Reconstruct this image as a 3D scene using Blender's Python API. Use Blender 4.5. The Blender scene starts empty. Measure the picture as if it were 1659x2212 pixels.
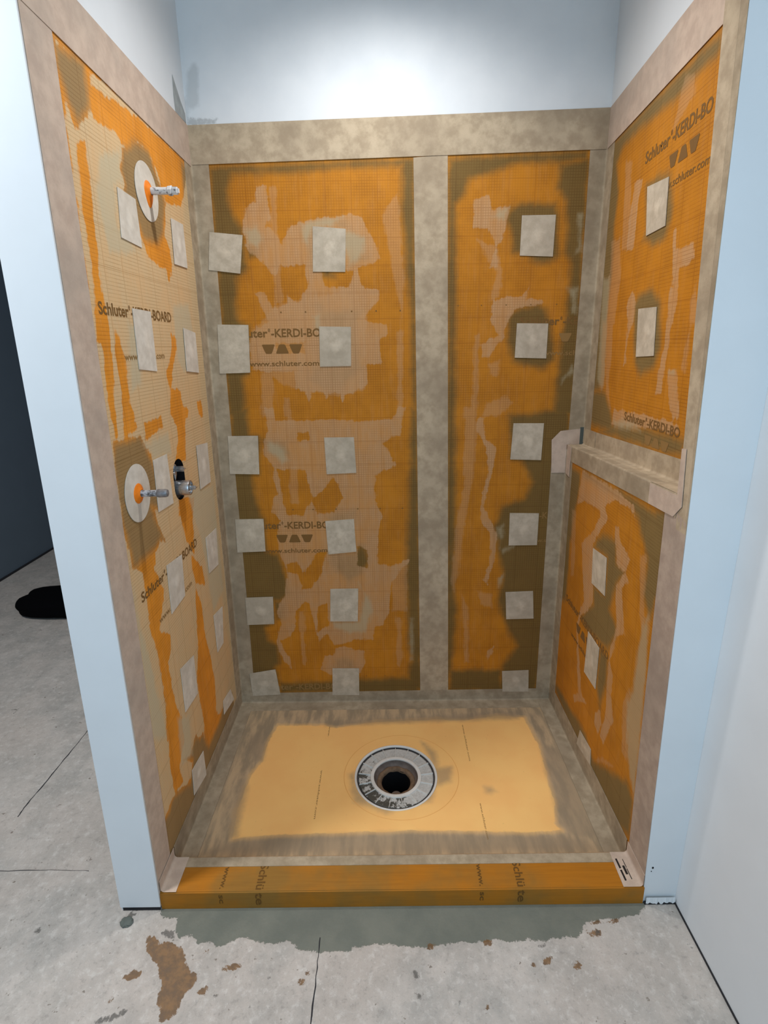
import bpy, bmesh, math, random
import numpy as np
from mathutils import Vector, Matrix
random.seed(7)
scene = bpy.context.scene
COL = scene.collection

# ------------------------------------------------------------------ camera
W_, H_ = 1659, 2212
FPX = 1128.515
cam_d = bpy.data.cameras.new('camera'); cam = bpy.data.objects.new('camera', cam_d); COL.objects.link(cam)
cam_d.sensor_fit = 'VERTICAL'; cam_d.sensor_height = 36.0; cam_d.lens = 36.0 * FPX / H_
cam_d.shift_x = -1.347 / H_; cam_d.shift_y = -62.02 / H_
cam_d.clip_start = 0.02
_yaw, _pitch, _roll = -0.00221891, 0.25509798, -0.01413926
_f = Vector((math.sin(_yaw) * math.cos(_pitch), math.cos(_yaw) * math.cos(_pitch), -math.sin(_pitch)))
_r = Vector((math.cos(_yaw), -math.sin(_yaw), 0)); _u = _r.cross(_f)
_c, _s = math.cos(_roll), math.sin(_roll)
_r, _u = _c * _r + _s * _u, -_s * _r + _c * _u
cam.matrix_world = Matrix(((_r.x, _u.x, -_f.x, 0.726696), (_r.y, _u.y, -_f.y, -1.260023), (_r.z, _u.z, -_f.z, 1.710508), (0, 0, 0, 1)))
scene.camera = cam

# ------------------------------------------------------------------ light
scene.view_settings.view_transform = 'Standard'; scene.view_settings.look = 'None'
scene.view_settings.exposure = -0.05; scene.view_settings.gamma = 1.0
scene.view_settings.use_curve_mapping = False
world = bpy.data.worlds.new('world'); scene.world = world; world.use_nodes = True
world.node_tree.nodes['Background'].inputs[0].default_value = (0.66, 0.80, 1.0, 1)
world.node_tree.nodes['Background'].inputs[1].default_value = 0.24

def add_light(name, kind, loc, target, energy, color, **kw):
    d = bpy.data.lights.new(name, kind); d.energy = energy; d.color = color
    for k, v in kw.items(): setattr(d, k, v)
    o = bpy.data.objects.new(name, d); COL.objects.link(o); o.location = loc
    o.rotation_euler = (Vector(target) - Vector(loc)).to_track_quat('-Z', 'Y').to_euler()
    return o
# recessed ceiling lamp over the middle of the shower
add_light('shower_downlight', 'SPOT', (0.74, 0.38, 3.13), (0.74, 0.40, 0.0), 70, (0.98, 0.985, 1.0),
          spot_size=math.radians(144), spot_blend=1.0, shadow_soft_size=0.045)
# daylight from the window of the room behind the camera, to the right and left
add_light('window_daylight', 'AREA', (1.0, -2.3, 1.75), (0.35, 0.3, 1.3), 28, (0.50, 0.765, 1.0), shape='RECTANGLE', size=1.1, size_y=1.9)
# added fill light, no known lamp: brightens the floor outside the shower
add_light('room_fill_light', 'AREA', (-0.95, -0.5, 3.12), (-0.95, -0.5, 0.0), 58, (0.97, 0.98, 1.0), shape='DISK', size=0.35)

# ------------------------------------------------------------------ helpers
D = 0.973            # depth of the niche, curb front to back wall
W = 1.52             # width of the niche at the tray
def XL(y, z): return W - (1 - y / D) * 0.029 * z      # lower right wall face, leaning a little
def XU(y, z): return XL(y, z) + 0.065                 # upper right wall face, set back behind the ledge
def ZL(y): return 1.334 - 0.046 * y                   # top of the ledge
def YF(z): return 0.004 - 0.018 * z                   # face of the right jamb
def YC(z): return 0.033 + 0.020 * (z - 1.3)           # rear edge of the jamb return
TZ = 0.014
def tray_z(x, y):
    r = math.hypot((x - .752) / .75, (y - .512) / .42)
    return TZ - 0.010 * max(0, 1 - r)
# surfaces: (u, v, offset) -> world point; offset goes towards the camera side
SURF = {
 'L': lambda u, v, o: (o, u, v),
 'B': lambda u, v, o: (u, D - o, v),
 'RL': lambda u, v, o: (XL(u, v) - o, u, v),
 'RU': lambda u, v, o: (XU(u, v) - o, u, v),
 'T': lambda u, v, o: (u, v, tray_z(u, v) + o),
 'F': lambda u, v, o: (u, v, o),
 'CT': lambda u, v, o: (u, v, 0.066 + o),          # curb top
 'CF': lambda u, v, o: (u, -o, v),                 # curb front
 'LT': lambda u, v, o: (v, u, ZL(u) + o),          # ledge top: u = y, v = x
}
FLIP = {'L': False, 'B': False, 'RL': True, 'RU': True, 'T': False, 'F': False, 'CT': False, 'CF': False, 'LT': True}

def newobj(name, mesh, mat=None, parent=None):
    o = bpy.data.objects.new(name, mesh); COL.objects.link(o)
    if mat is not None and not mesh.materials: mesh.materials.append(mat)
    if parent is not None: o.parent = parent
    return o
def tag(o, label=None, cat=None, group=None, kind=None):
    if label: o['label'] = label
    if cat: o['category'] = cat
    if group: o['group'] = group
    if kind: o['kind'] = kind
    return o
def mesh_from(verts, faces, smooth=False):
    me = bpy.data.meshes.new('m'); me.from_pydata([tuple(map(float, v)) for v in verts], [], faces)
    me.validate(); me.update()
    bm = bmesh.new(); bm.from_mesh(me); bmesh.ops.recalc_face_normals(bm, faces=bm.faces); bm.to_mesh(me); bm.free()
    if smooth:
        for p in me.polygons: p.use_smooth = True
    return me
class MB:
    def __init__(s): s.v = []; s.f = []
    def hexa(s, p):   # p: 8 points, bottom ring then top ring
        b = len(s.v); s.v += [tuple(q) for q in p]
        s.f += [tuple(b + i for i in f) for f in ((0,3,2,1),(4,5,6,7),(0,1,5,4),(1,2,6,5),(2,3,7,6),(3,0,4,7))]
        return s
    def box(s, x0, x1, y0, y1, z0, z1):
        return s.hexa([(x0,y0,z0),(x1,y0,z0),(x1,y1,z0),(x0,y1,z0),(x0,y0,z1),(x1,y0,z1),(x1,y1,z1),(x0,y1,z1)])
    def build(s, name, mat, parent=None, smooth=False):
        return newobj(name, mesh_from(s.v, s.f, smooth), mat, parent)

def lathe(profile, centre, axis='z', n=48, closed=False):
    """profile: (r, h) pairs; returns verts, faces around the axis"""
    v, f = [], []
    for (r, h) in profile:
        for k in range(n):
            a = 2 * math.pi * k / n; c, s = r * math.cos(a), r * math.sin(a)
            if axis == 'z': v.append((centre[0] + c, centre[1] + s, centre[2] + h))
            else: v.append((centre[0] + h, centre[1] + c, centre[2] + s))
    m = len(profile)
    for i in range(m - 1):
        for k in range(n):
            k2 = (k + 1) % n
            f.append((i*n+k, i*n+k2, (i+1)*n+k2, (i+1)*n+k))
    if closed:
        f.append(tuple(range(n))); f.append(tuple((m-1)*n + k for k in range(n)))
    return v, f
def lathe_obj(name, profile, centre, mat, parent=None, axis='z', n=48, closed=False, smooth=True):
    v, f = lathe(profile, centre, axis, n, closed)
    o = newobj(name, mesh_from(v, f, False), mat, parent)
    if smooth:
        for p in o.data.polygons: p.use_smooth = len(p.vertices) == 4
        o.data.set_sharp_from_angle(angle=math.radians(35))
    return o

# outlines of stains and residue in wall coordinates (metres): surface, kind, add or cut, polygon
MASKS = [
 ('B','O',1,[(0.064,2.387),(0.849,2.406),(0.849,2.377),(0.511,2.366),(0.344,2.354),(0.155,2.361),(0.134,2.301),(0.139,2.24),(0.179,2.173),(0.177,2.152),(0.183,2.088),(0.19,2.024),(0.146,1.987),(0.132,1.893),(0.139,1.831),(0.178,1.802),(0.162,1.605),(0.137,1.587),(0.136,1.43),(0.056,1.431),(0.06,2.004)]),
 ('B','O',1,[(0.062,1.471),(0.148,1.47),(0.145,1.358),(0.188,1.345),(0.176,1.177),(0.149,1.165),(0.15,1.085),(0.164,1.017),(0.18,0.969),(0.175,0.809),(0.234,0.801),(0.256,0.714),(0.266,0.663),(0.269,0.597),(0.233,0.567),(0.198,0.56),(0.198,0.455),(0.148,0.425),(0.157,0.362),(0.197,0.331),(0.205,0.236),(0.182,0.204),(0.191,0.123),(0.002,0.076)]),
 ('B','O',1,[(0.802,2.407),(0.801,2.164),(0.815,2.048),(0.832,1.884),(0.837,1.595),(0.843,1.421),(0.868,1.42),(0.858,2.406)]),
 ('B','O',1,[(0.833,1.461),(0.87,1.46),(0.885,0.799),(0.895,0.071),(0.81,0.072),(0.817,0.13),(0.831,0.234),(0.818,0.43),(0.812,0.728),(0.826,1.075)]),
 ('B','O',1,[(0.198,0.122),(0.881,0.153),(0.881,0.055),(0.194,0.065)]),
 ('B','O',1,[(0.427,2.138),(0.454,2.169),(0.499,2.084),(0.53,2.003),(0.542,1.998),(0.535,1.976),(0.483,1.977),(0.478,2.004),(0.438,2.005)]),
 ('B','O',1,[(0.575,2.125),(0.649,2.124),(0.643,2.103),(0.58,2.099)]),
 ('B','O',1,[(0.613,2.059),(0.671,2.063),(0.67,2.045),(0.613,2.04)]),
 ('B','O',1,[(0.537,2.189),(0.583,2.193),(0.593,2.162),(0.554,2.162)]),
 ('B','O',1,[(0.443,1.878),(0.479,1.889),(0.489,1.855),(0.602,1.865),(0.637,1.853),(0.612,1.791),(0.621,1.716),(0.631,1.628),(0.594,1.581),(0.537,1.546),(0.464,1.546),(0.417,1.583),(0.432,1.637),(0.456,1.636),(0.458,1.804),(0.465,1.844)]),
 ('B','O',1,[(0.19,2.099),(0.242,2.103),(0.239,2.061),(0.192,2.056)]),
 ('B','O',1,[(0.454,0.972),(0.494,0.992),(0.599,1.011),(0.592,0.984),(0.578,0.95),(0.492,0.944)]),
 ('B','O',1,[(0.474,0.804),(0.58,0.803),(0.595,0.852),(0.627,0.838),(0.645,0.759),(0.611,0.695),(0.548,0.644),(0.484,0.718),(0.459,0.762)]),
 ('B','O',1,[(0.188,1.339),(0.293,1.318),(0.315,1.26),(0.264,1.254),(0.215,1.281)]),
 ('B','O',1,[(0.186,0.576),(0.246,0.552),(0.24,0.469),(0.199,0.462)]),
 ('B','O',1,[(0.46,0.192),(0.473,0.248),(0.509,0.263),(0.557,0.242),(0.57,0.19)]),
 ('B','H',1,[(0.199,2.25),(0.237,2.259),(0.246,2.315),(0.286,2.324),(0.289,2.202),(0.274,2.192),(0.275,2.171),(0.297,2.161),(0.328,2.108),(0.355,2.17),(0.418,2.19),(0.538,2.209),(0.606,2.213),(0.646,2.208),(0.673,2.156),(0.689,2.124),(0.723,2.049),(0.682,2.028),(0.624,2.018),(0.634,1.969),(0.657,1.941),(0.709,1.93),(0.714,1.896),(0.684,1.869),(0.654,1.819),(0.737,1.8),(0.742,1.766),(0.706,1.738),(0.716,1.65),(0.656,1.633),(0.654,1.55),(0.617,1.538),(0.555,1.515),(0.548,1.491),(0.537,1.527),(0.494,1.528),(0.48,1.492),(0.469,1.528),(0.42,1.529),(0.406,1.493),(0.39,1.529),(0.353,1.542),(0.345,1.614),(0.261,1.615),(0.17,1.622),(0.174,1.751),(0.207,1.791),(0.251,1.819),(0.236,1.858),(0.206,1.931),(0.247,1.936),(0.278,1.869),(0.338,1.885),(0.345,2.011),(0.318,2.044),(0.297,1.99),(0.249,2.039),(0.189,2.088),(0.178,2.162)]),
 ('B','H',-1,[(0.323,2.022),(0.416,2.032),(0.424,1.956),(0.385,1.89),(0.339,1.913)]),
 ('B','H',-1,[(0.484,2.009),(0.612,2.007),(0.587,1.942),(0.493,1.955)]),
 ('B','H',-1,[(0.28,1.726),(0.4,1.736),(0.398,1.69),(0.278,1.692)]),
 ('B','W',1,[(0.725,2.207),(0.788,2.283),(0.809,1.994),(0.802,1.828),(0.757,2.049)]),
 ('B','W',1,[(0.781,1.771),(0.805,1.771),(0.803,1.421),(0.781,1.421)]),
 ('B','W',1,[(0.291,2.314),(0.319,2.314),(0.317,1.885),(0.29,1.885)]),
 ('B','W',1,[(0.212,1.616),(0.261,1.615),(0.254,1.429),(0.204,1.429)]),
 ('B','W',1,[(0.302,1.506),(0.324,1.506),(0.319,1.428),(0.297,1.428)]),
 ('B','W',1,[(0.29,1.88),(0.61,1.942),(0.666,1.83),(0.631,1.61),(0.647,1.538),(0.536,1.515),(0.353,1.542),(0.235,1.604),(0.188,1.78)]),
 ('B','H',1,[(0.21,1.469),(0.253,1.469),(0.262,1.413),(0.51,1.416),(0.634,1.401),(0.759,1.412),(0.784,1.461),(0.815,1.461),(0.795,1.336),(0.764,1.337),(0.72,1.306),(0.776,1.208),(0.68,1.164),(0.684,1.051),(0.702,0.976),(0.687,0.872),(0.685,0.744),(0.745,0.736),(0.832,0.764),(0.751,0.656),(0.743,0.545),(0.708,0.432),(0.666,0.417),(0.658,0.355),(0.574,0.356),(0.469,0.327),(0.444,0.389),(0.423,0.39),(0.4,0.351),(0.388,0.39),(0.378,0.46),(0.361,0.551),(0.341,0.558),(0.298,0.506),(0.279,0.415),(0.248,0.361),(0.212,0.354),(0.23,0.291),(0.256,0.267),(0.259,0.195),(0.226,0.235),(0.208,0.283),(0.192,0.362),(0.218,0.439),(0.202,0.515),(0.248,0.597),(0.261,0.692),(0.258,0.75),(0.234,0.801),(0.226,0.878),(0.251,0.961),(0.215,1.003),(0.225,1.057),(0.253,1.083),(0.231,1.15),(0.235,1.203),(0.201,1.255),(0.199,1.326),(0.221,1.369)]),
 ('B','H',-1,[(0.254,1.196),(0.374,1.194),(0.4,1.068),(0.357,0.987),(0.273,0.989),(0.266,1.083)]),
 ('B','H',-1,[(0.352,1.355),(0.396,1.361),(0.4,1.323),(0.356,1.323)]),
 ('B','H',-1,[(0.265,0.75),(0.312,0.764),(0.349,0.698),(0.407,0.805),(0.447,0.805),(0.43,0.712),(0.372,0.625),(0.331,0.625),(0.322,0.699),(0.269,0.714)]),
 ('B','H',-1,[(0.395,0.535),(0.443,0.549),(0.445,0.436),(0.388,0.39)]),
 ('B','H',-1,[(0.686,1.164),(0.744,1.189),(0.782,1.143),(0.755,1.05),(0.703,1.05)]),
 ('B','H',-1,[(0.708,0.955),(0.741,0.955),(0.732,0.744),(0.692,0.751)]),
 ('B','H',-1,[(0.4,1.055),(0.467,1.121),(0.501,1.16),(0.536,1.066),(0.494,0.992),(0.416,0.987)]),
 ('B','H',-1,[(0.594,0.831),(0.64,0.816),(0.644,0.716),(0.592,0.738)]),
 ('B','H',1,[(0.393,0.193),(0.418,0.272),(0.46,0.28),(0.468,0.311),(0.51,0.318),(0.608,0.293),(0.613,0.23),(0.591,0.174),(0.449,0.168)]),
 ('B','W',1,[(0.77,0.469),(0.79,0.469),(0.798,0.275),(0.782,0.203),(0.771,0.219)]),
 ('B','G',1,[(0.832,0.468),(0.852,0.468),(0.853,0.234),(0.831,0.234)]),
 ('B','W',1,[(0.299,1.468),(0.324,1.468),(0.329,1.399),(0.307,1.4)]),
 ('B','W',1,[(0.306,1.215),(0.337,1.214),(0.334,1.042),(0.302,1.042)]),
 ('B','W',1,[(0.308,0.514),(0.332,0.513),(0.332,0.218),(0.31,0.218)]),
 ('B','W',1,[(0.745,0.729),(0.819,0.757),(0.818,0.506),(0.75,0.507)]),
 ('B','G',1,[(0.579,2.157),(0.61,2.146),(0.667,2.135),(0.66,2.082),(0.63,2.04),(0.589,2.019),(0.574,2.104)]),
 ('B','G',1,[(0.407,2.185),(0.538,2.209),(0.584,2.209),(0.537,2.168),(0.457,2.164),(0.431,2.106),(0.409,2.122)]),
 ('B','G',1,[(0.435,1.839),(0.468,1.844),(0.468,1.776),(0.445,1.782)]),
 ('B','G',1,[(0.46,0.458),(0.584,0.457),(0.615,0.584),(0.589,0.658),(0.642,0.584),(0.661,0.509),(0.624,0.387),(0.541,0.388),(0.472,0.42)]),
 ('B','G',1,[(0.224,1.325),(0.291,1.292),(0.313,1.234),(0.274,1.215),(0.215,1.281)]),
 ('B','G',1,[(0.184,2.162),(0.236,2.177),(0.255,2.13),(0.236,2.098),(0.185,2.104)]),
 ('B','O',1,[(0.975,2.408),(1.513,2.422),(1.511,2.388),(1.411,2.381),(1.244,2.379),(1.13,2.341),(1.063,2.325),(1.055,2.282),(1.017,2.243),(1.029,1.418),(0.992,1.419)]),
 ('B','O',1,[(1.407,2.376),(1.52,2.396),(1.54,1.411),(1.443,1.413),(1.448,1.577),(1.468,1.877),(1.477,2.019),(1.449,2.065),(1.44,2.246),(1.398,2.29)]),
 ('B','O',1,[(1.204,2.187),(1.222,2.222),(1.26,2.244),(1.402,2.242),(1.414,2.202),(1.425,2.052),(1.392,2.02),(1.332,2.025),(1.295,2.054),(1.24,2.064),(1.231,2.146)]),
 ('B','O',1,[(1.28,1.86),(1.361,1.873),(1.387,1.858),(1.417,1.789),(1.437,1.649),(1.388,1.609),(1.26,1.636),(1.23,1.732),(1.236,1.821)]),
 ('B','H',1,[(1.085,2.259),(1.142,2.276),(1.154,2.223),(1.222,2.231),(1.214,2.187),(1.202,2.119),(1.179,2.087),(1.187,2.013),(1.152,2.009),(1.179,2.083),(1.137,2.152),(1.083,2.162)]),
 ('B','H',1,[(1.172,1.89),(1.217,1.899),(1.283,1.903),(1.316,1.941),(1.304,1.888),(1.371,1.883),(1.376,1.873),(1.26,1.85),(1.231,1.812),(1.224,1.742),(1.155,1.663),(1.124,1.653),(1.132,1.714),(1.193,1.753),(1.17,1.808)]),
 ('B','W',1,[(1.099,2.116),(1.179,2.087),(1.208,1.994),(1.197,1.899),(1.162,1.89),(1.183,1.994)]),
 ('B','W',1,[(1.1,1.754),(1.12,1.754),(1.12,1.417),(1.099,1.417)]),
 ('B','W',1,[(1.166,1.632),(1.207,1.652),(1.2,1.58),(1.179,1.581)]),
 ('B','W',1,[(1.161,1.476),(1.235,1.502),(1.268,1.475),(1.206,1.416),(1.142,1.417)]),
 ('B','G',1,[(1.15,2.201),(1.174,2.218),(1.222,2.231),(1.204,2.187),(1.156,2.183)]),
 ('B','G',1,[(1.488,2.201),(1.507,2.201),(1.518,2.064),(1.484,2.051),(1.5,2.111)]),
 ('B','G',1,[(1.463,1.934),(1.514,1.933),(1.512,1.827),(1.482,1.823),(1.493,1.876)]),
 ('B','G',1,[(1.471,1.546),(1.474,1.571),(1.512,1.627),(1.519,1.602),(1.485,1.566)]),
 ('B','O',1,[(0.985,1.458),(1.028,1.458),(1.044,0.979),(1.038,0.652),(1.054,0.515),(1.04,0.229),(1.023,0.079),(1.007,0.08)]),
 ('B','O',1,[(1.258,1.421),(1.524,1.451),(1.46,0.05),(1.261,0.076),(1.281,0.21),(1.341,0.312),(1.271,0.442),(1.242,0.547),(1.261,0.683),(1.232,0.783),(1.208,0.913),(1.246,1.014),(1.34,1.05),(1.366,1.123),(1.319,1.221),(1.272,1.233)]),
 ('B','O',1,[(1.021,0.185),(1.282,0.188),(1.288,0.06),(1.024,0.064)]),
 ('B','W',1,[(1.068,1.457),(1.119,1.457),(1.12,1.224),(1.091,1.003),(1.066,0.785),(1.039,0.598),(1.026,0.652),(1.039,0.915),(1.071,1.103)]),
 ('B','H',1,[(1.121,1.411),(1.149,1.411),(1.158,1.323),(1.212,1.282),(1.193,1.162),(1.173,1.065),(1.163,1.015),(1.201,0.945),(1.228,0.881),(1.226,0.783),(1.204,0.697),(1.194,0.63),(1.169,0.657),(1.197,0.731),(1.198,0.881),(1.146,0.965),(1.149,1.077),(1.181,1.163),(1.165,1.282),(1.122,1.353)]),
 ('B','H',1,[(1.2,0.285),(1.238,0.314),(1.227,0.263),(1.209,0.234)]),
 ('B','W',1,[(1.077,0.584),(1.104,0.514),(1.118,0.228),(1.099,0.228)]),
 ('B','W',1,[(1.145,0.603),(1.215,0.582),(1.218,0.513),(1.167,0.534)]),
 ('B','G',1,[(1.221,0.913),(1.256,0.931),(1.265,0.874),(1.237,0.809),(1.315,0.828),(1.256,0.789)]),
 ('B','G',1,[(1.237,0.663),(1.267,0.69),(1.262,0.642),(1.245,0.622)]),
 ('RU','O',1,[(1.001,2.437),(0.187,2.418),(0.177,2.375),(0.241,2.372),(0.328,2.371),(0.425,2.362),(0.629,2.378),(0.804,2.377),(0.85,2.336),(0.81,2.24),(0.822,2.118),(0.808,1.946),(0.829,1.784),(0.929,1.788),(0.988,2.388)]),
 ('RU','O',1,[(0.562,2.192),(0.481,2.202),(0.39,2.172),(0.361,2.086),(0.362,2.049),(0.396,2.001),(0.463,1.997),(0.556,2.03),(0.53,2.059),(0.564,2.155)]),
 ('RU','O',1,[(0.581,1.838),(0.542,1.871),(0.445,1.871),(0.378,1.835),(0.356,1.696),(0.382,1.635),(0.471,1.608),(0.524,1.639),(0.548,1.696)]),
 ('RU','O',1,[(0.934,1.53),(0.768,1.532),(0.69,1.452),(0.645,1.382),(0.899,1.389)]),
 ('RU','O',1,[(0.67,1.427),(0.393,1.448),(0.143,1.458),(0.162,1.397),(0.824,1.364)]),
 ('RU','O',1,[(1.051,1.977),(0.873,1.956),(0.833,1.538),(0.928,1.506)]),
 ('RU','H',1,[(0.661,2.224),(0.592,2.226),(0.617,2.138),(0.623,2.015),(0.686,2.017),(0.685,2.118)]),
 ('RU','H',1,[(0.346,2.019),(0.32,2.017),(0.317,1.964),(0.221,1.962),(0.205,1.924),(0.287,1.907),(0.273,1.844),(0.289,1.762),(0.316,1.763),(0.321,1.907)]),
 ('RU','W',1,[(0.842,2.077),(0.755,2.076),(0.72,1.935),(0.738,1.78),(0.783,1.782)]),
 ('RU','W',1,[(0.205,1.819),(0.191,1.858),(0.162,1.757),(0.199,1.759)]),
 ('RU','W',1,[(0.761,2.319),(0.706,2.302),(0.662,2.022),(0.73,2.033)]),
 ('RU','W',1,[(0.387,2.348),(0.359,2.404),(0.3,2.378),(0.304,2.335),(0.407,2.284)]),
 ('RU','H',1,[(0.605,1.887),(0.559,1.845),(0.568,1.781),(0.604,1.725),(0.599,1.646),(0.622,1.635),(0.618,1.783),(0.642,1.833)]),
 ('RU','H',1,[(0.291,1.886),(0.302,1.821),(0.284,1.816),(0.286,1.784),(0.304,1.749),(0.296,1.713),(0.312,1.663),(0.314,1.629),(0.319,1.569),(0.356,1.561),(0.351,1.628),(0.33,1.705),(0.326,1.77),(0.335,1.852)]),
 ('RU','H',1,[(0.297,1.634),(0.237,1.637),(0.201,1.506),(0.232,1.493),(0.268,1.54)]),
 ('RU','H',1,[(0.667,1.476),(0.49,1.487),(0.198,1.49),(0.184,1.463),(0.393,1.448),(0.682,1.42)]),
 ('RU','W',1,[(0.213,1.642),(0.195,1.772),(0.183,1.772),(0.195,1.631)]),
 ('RU','W',1,[(0.84,1.952),(0.764,1.942),(0.745,1.685),(0.749,1.577),(0.709,1.471),(0.765,1.521),(0.818,1.738)]),
 ('RU','G',1,[(0.906,1.96),(0.825,1.95),(0.789,1.552),(0.816,1.533),(0.874,1.569)]),
 ('RU','G',1,[(0.672,1.438),(0.485,1.463),(0.432,1.432),(0.651,1.408)]),
 ('RU','G',1,[(0.297,1.634),(0.238,1.641),(0.251,1.624),(0.285,1.62)]),
 ('RU','G',1,[(1.01,1.683),(0.937,1.683),(0.943,1.565),(0.958,1.552)]),
 ('RL','O',1,[(1.048,1.202),(0.789,1.215),(0.779,1.169),(0.809,1.061),(0.847,0.891),(0.844,0.608),(0.939,0.559)]),
 ('RL','O',1,[(0.775,1.231),(0.083,1.252),(0.078,1.229),(0.069,1.01),(0.142,0.972),(0.177,1.103),(0.226,1.153),(0.254,1.195),(0.335,1.222),(0.44,1.206),(0.604,1.198),(0.766,1.191)]),
 ('RL','O',1,[(0.569,1.007),(0.511,1.048),(0.395,1.067),(0.38,0.994),(0.311,0.989),(0.364,0.915),(0.401,0.808),(0.337,0.779),(0.331,0.745),(0.385,0.652),(0.461,0.639),(0.578,0.619),(0.658,0.64),(0.552,0.755),(0.567,0.831),(0.453,0.84),(0.458,0.98),(0.594,0.957)]),
 ('RL','O',1,[(0.458,0.627),(0.382,0.634),(0.375,0.523),(0.412,0.388),(0.459,0.462)]),
 ('RL','O',1,[(0.966,0.144),(0.867,0.16),(0.514,0.199),(0.433,0.144),(0.169,0.307),(0.114,0.275),(0.115,0.139),(0.206,0.071),(0.604,0.072)]),
 ('RL','O',1,[(0.155,1.255),(0.082,1.278),(0.086,1.055),(0.114,0.935),(0.134,0.93),(0.177,0.984),(0.161,1.125)]),
 ('RL','H',1,[(0.773,1.225),(0.446,1.236),(0.348,1.228),(0.281,1.224),(0.272,1.18),(0.31,1.21),(0.438,1.197),(0.521,1.15),(0.474,1.122),(0.519,1.073),(0.616,0.968),(0.636,0.911),(0.595,0.868),(0.585,0.742),(0.644,0.712),(0.692,0.857),(0.704,0.915),(0.623,1.001),(0.538,1.095),(0.559,1.127),(0.746,1.105),(0.809,1.061),(0.779,1.169)]),
 ('RL','H',1,[(0.42,1.113),(0.385,1.121),(0.364,1.077),(0.303,1.06),(0.296,1.028),(0.354,1.029),(0.398,1.064)]),
 ('RL','H',1,[(0.526,1.119),(0.478,1.116),(0.543,1.043),(0.599,0.982),(0.594,0.957),(0.567,0.831),(0.552,0.755),(0.658,0.64),(0.685,0.579),(0.594,0.326),(0.537,0.322),(0.657,0.238),(0.681,0.253),(0.628,0.3),(0.703,0.568),(0.666,0.681),(0.625,0.76),(0.684,0.856),(0.721,0.935),(0.608,1.026)]),
 ('RL','H',1,[(0.417,1.107),(0.388,1.105),(0.377,1.05),(0.284,1.047),(0.299,0.994),(0.275,0.97),(0.325,0.928),(0.299,0.863),(0.271,0.787),(0.331,0.745),(0.345,0.672),(0.366,0.631),(0.329,0.59),(0.328,0.509),(0.299,0.429),(0.33,0.362),(0.361,0.284),(0.395,0.293),(0.358,0.431),(0.375,0.523),(0.372,0.661),(0.337,0.779),(0.364,0.915),(0.311,0.989),(0.38,0.994)]),
 ('RL','H',1,[(0.454,0.348),(0.412,0.388),(0.388,0.342),(0.41,0.287),(0.453,0.296)]),
 ('RL','G',1,[(0.218,0.573),(0.192,0.636),(0.179,0.754),(0.168,0.877),(0.128,0.955),(0.109,0.743),(0.104,0.478),(0.109,0.28),(0.159,0.356),(0.187,0.404)]),
 ('RL','W',1,[(0.22,1.09),(0.178,1.103),(0.157,0.883),(0.173,0.874)]),
 ('RL','W',1,[(0.859,1.033),(0.806,1.042),(0.776,0.763),(0.81,0.747)]),
 ('RL','W',1,[(0.433,0.144),(0.352,0.234),(0.269,0.267),(0.347,0.208)]),
 ('RL','W',1,[(0.24,0.555),(0.203,0.628),(0.182,0.375),(0.22,0.374)]),
 ('L','H',1,[(0.124,2.383),(0.95,2.426),(1.023,2.065),(1.034,1.505),(1.022,0.776),(0.963,0.069),(0.264,0.209),(0.002,0.118),(0.033,0.76),(0.094,1.423)]),
 ('L','H',-1,[(0.239,2.352),(0.357,2.369),(0.506,2.381),(0.684,2.385),(0.922,2.385),(0.903,2.322),(0.823,2.208),(0.678,2.193),(0.628,2.277),(0.57,2.312),(0.507,2.316),(0.457,2.279),(0.397,2.268),(0.368,2.288),(0.254,2.28),(0.251,2.32)]),
 ('L','H',-1,[(0.152,2.19),(0.191,2.21),(0.193,2.142),(0.18,1.996),(0.17,1.884),(0.134,1.732),(0.111,1.732),(0.143,1.917),(0.138,2.023),(0.147,2.129)]),
 ('L','H',-1,[(0.109,2.381),(0.261,2.405),(0.261,2.303),(0.155,2.224),(0.118,2.31)]),
 ('L','H',-1,[(0.395,2.259),(0.474,2.305),(0.582,2.316),(0.677,2.188),(0.633,2.083),(0.673,2.042),(0.672,1.992),(0.627,1.931),(0.617,1.984),(0.561,1.967),(0.542,1.983),(0.486,1.988),(0.45,2.048),(0.43,2.087),(0.37,2.142),(0.386,2.166),(0.369,2.201)]),
 ('L','H',-1,[(0.141,1.911),(0.165,1.92),(0.185,1.77),(0.175,1.693),(0.16,1.576),(0.147,1.488),(0.139,1.483),(0.124,1.58),(0.136,1.779)]),
 ('L','H',-1,[(0.216,1.771),(0.233,1.741),(0.251,1.692),(0.236,1.569),(0.256,1.54),(0.261,1.483),(0.185,1.485),(0.204,1.619),(0.193,1.693)]),
 ('L','H',-1,[(0.598,1.761),(0.645,1.747),(0.57,1.632),(0.546,1.584),(0.623,1.566),(0.631,1.52),(0.68,1.494),(0.632,1.446),(0.605,1.32),(0.502,1.334),(0.552,1.397),(0.559,1.456),(0.512,1.502),(0.534,1.577),(0.524,1.642),(0.577,1.689)]),
 ('L','H',-1,[(0.773,1.518),(0.825,1.518),(0.83,1.444),(0.805,1.452),(0.777,1.487)]),
 ('L','H',-1,[(0.311,1.499),(0.4,1.498),(0.438,1.507),(0.436,1.47),(0.371,1.458),(0.302,1.445)]),
 ('L','H',-1,[(0.118,1.474),(0.278,1.466),(0.333,1.385),(0.363,1.282),(0.352,1.214),(0.108,1.29),(0.104,1.383)]),
 ('L','H',-1,[(0.564,1.996),(0.673,2.013),(0.662,1.974),(0.63,1.934),(0.615,1.982)]),
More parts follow.
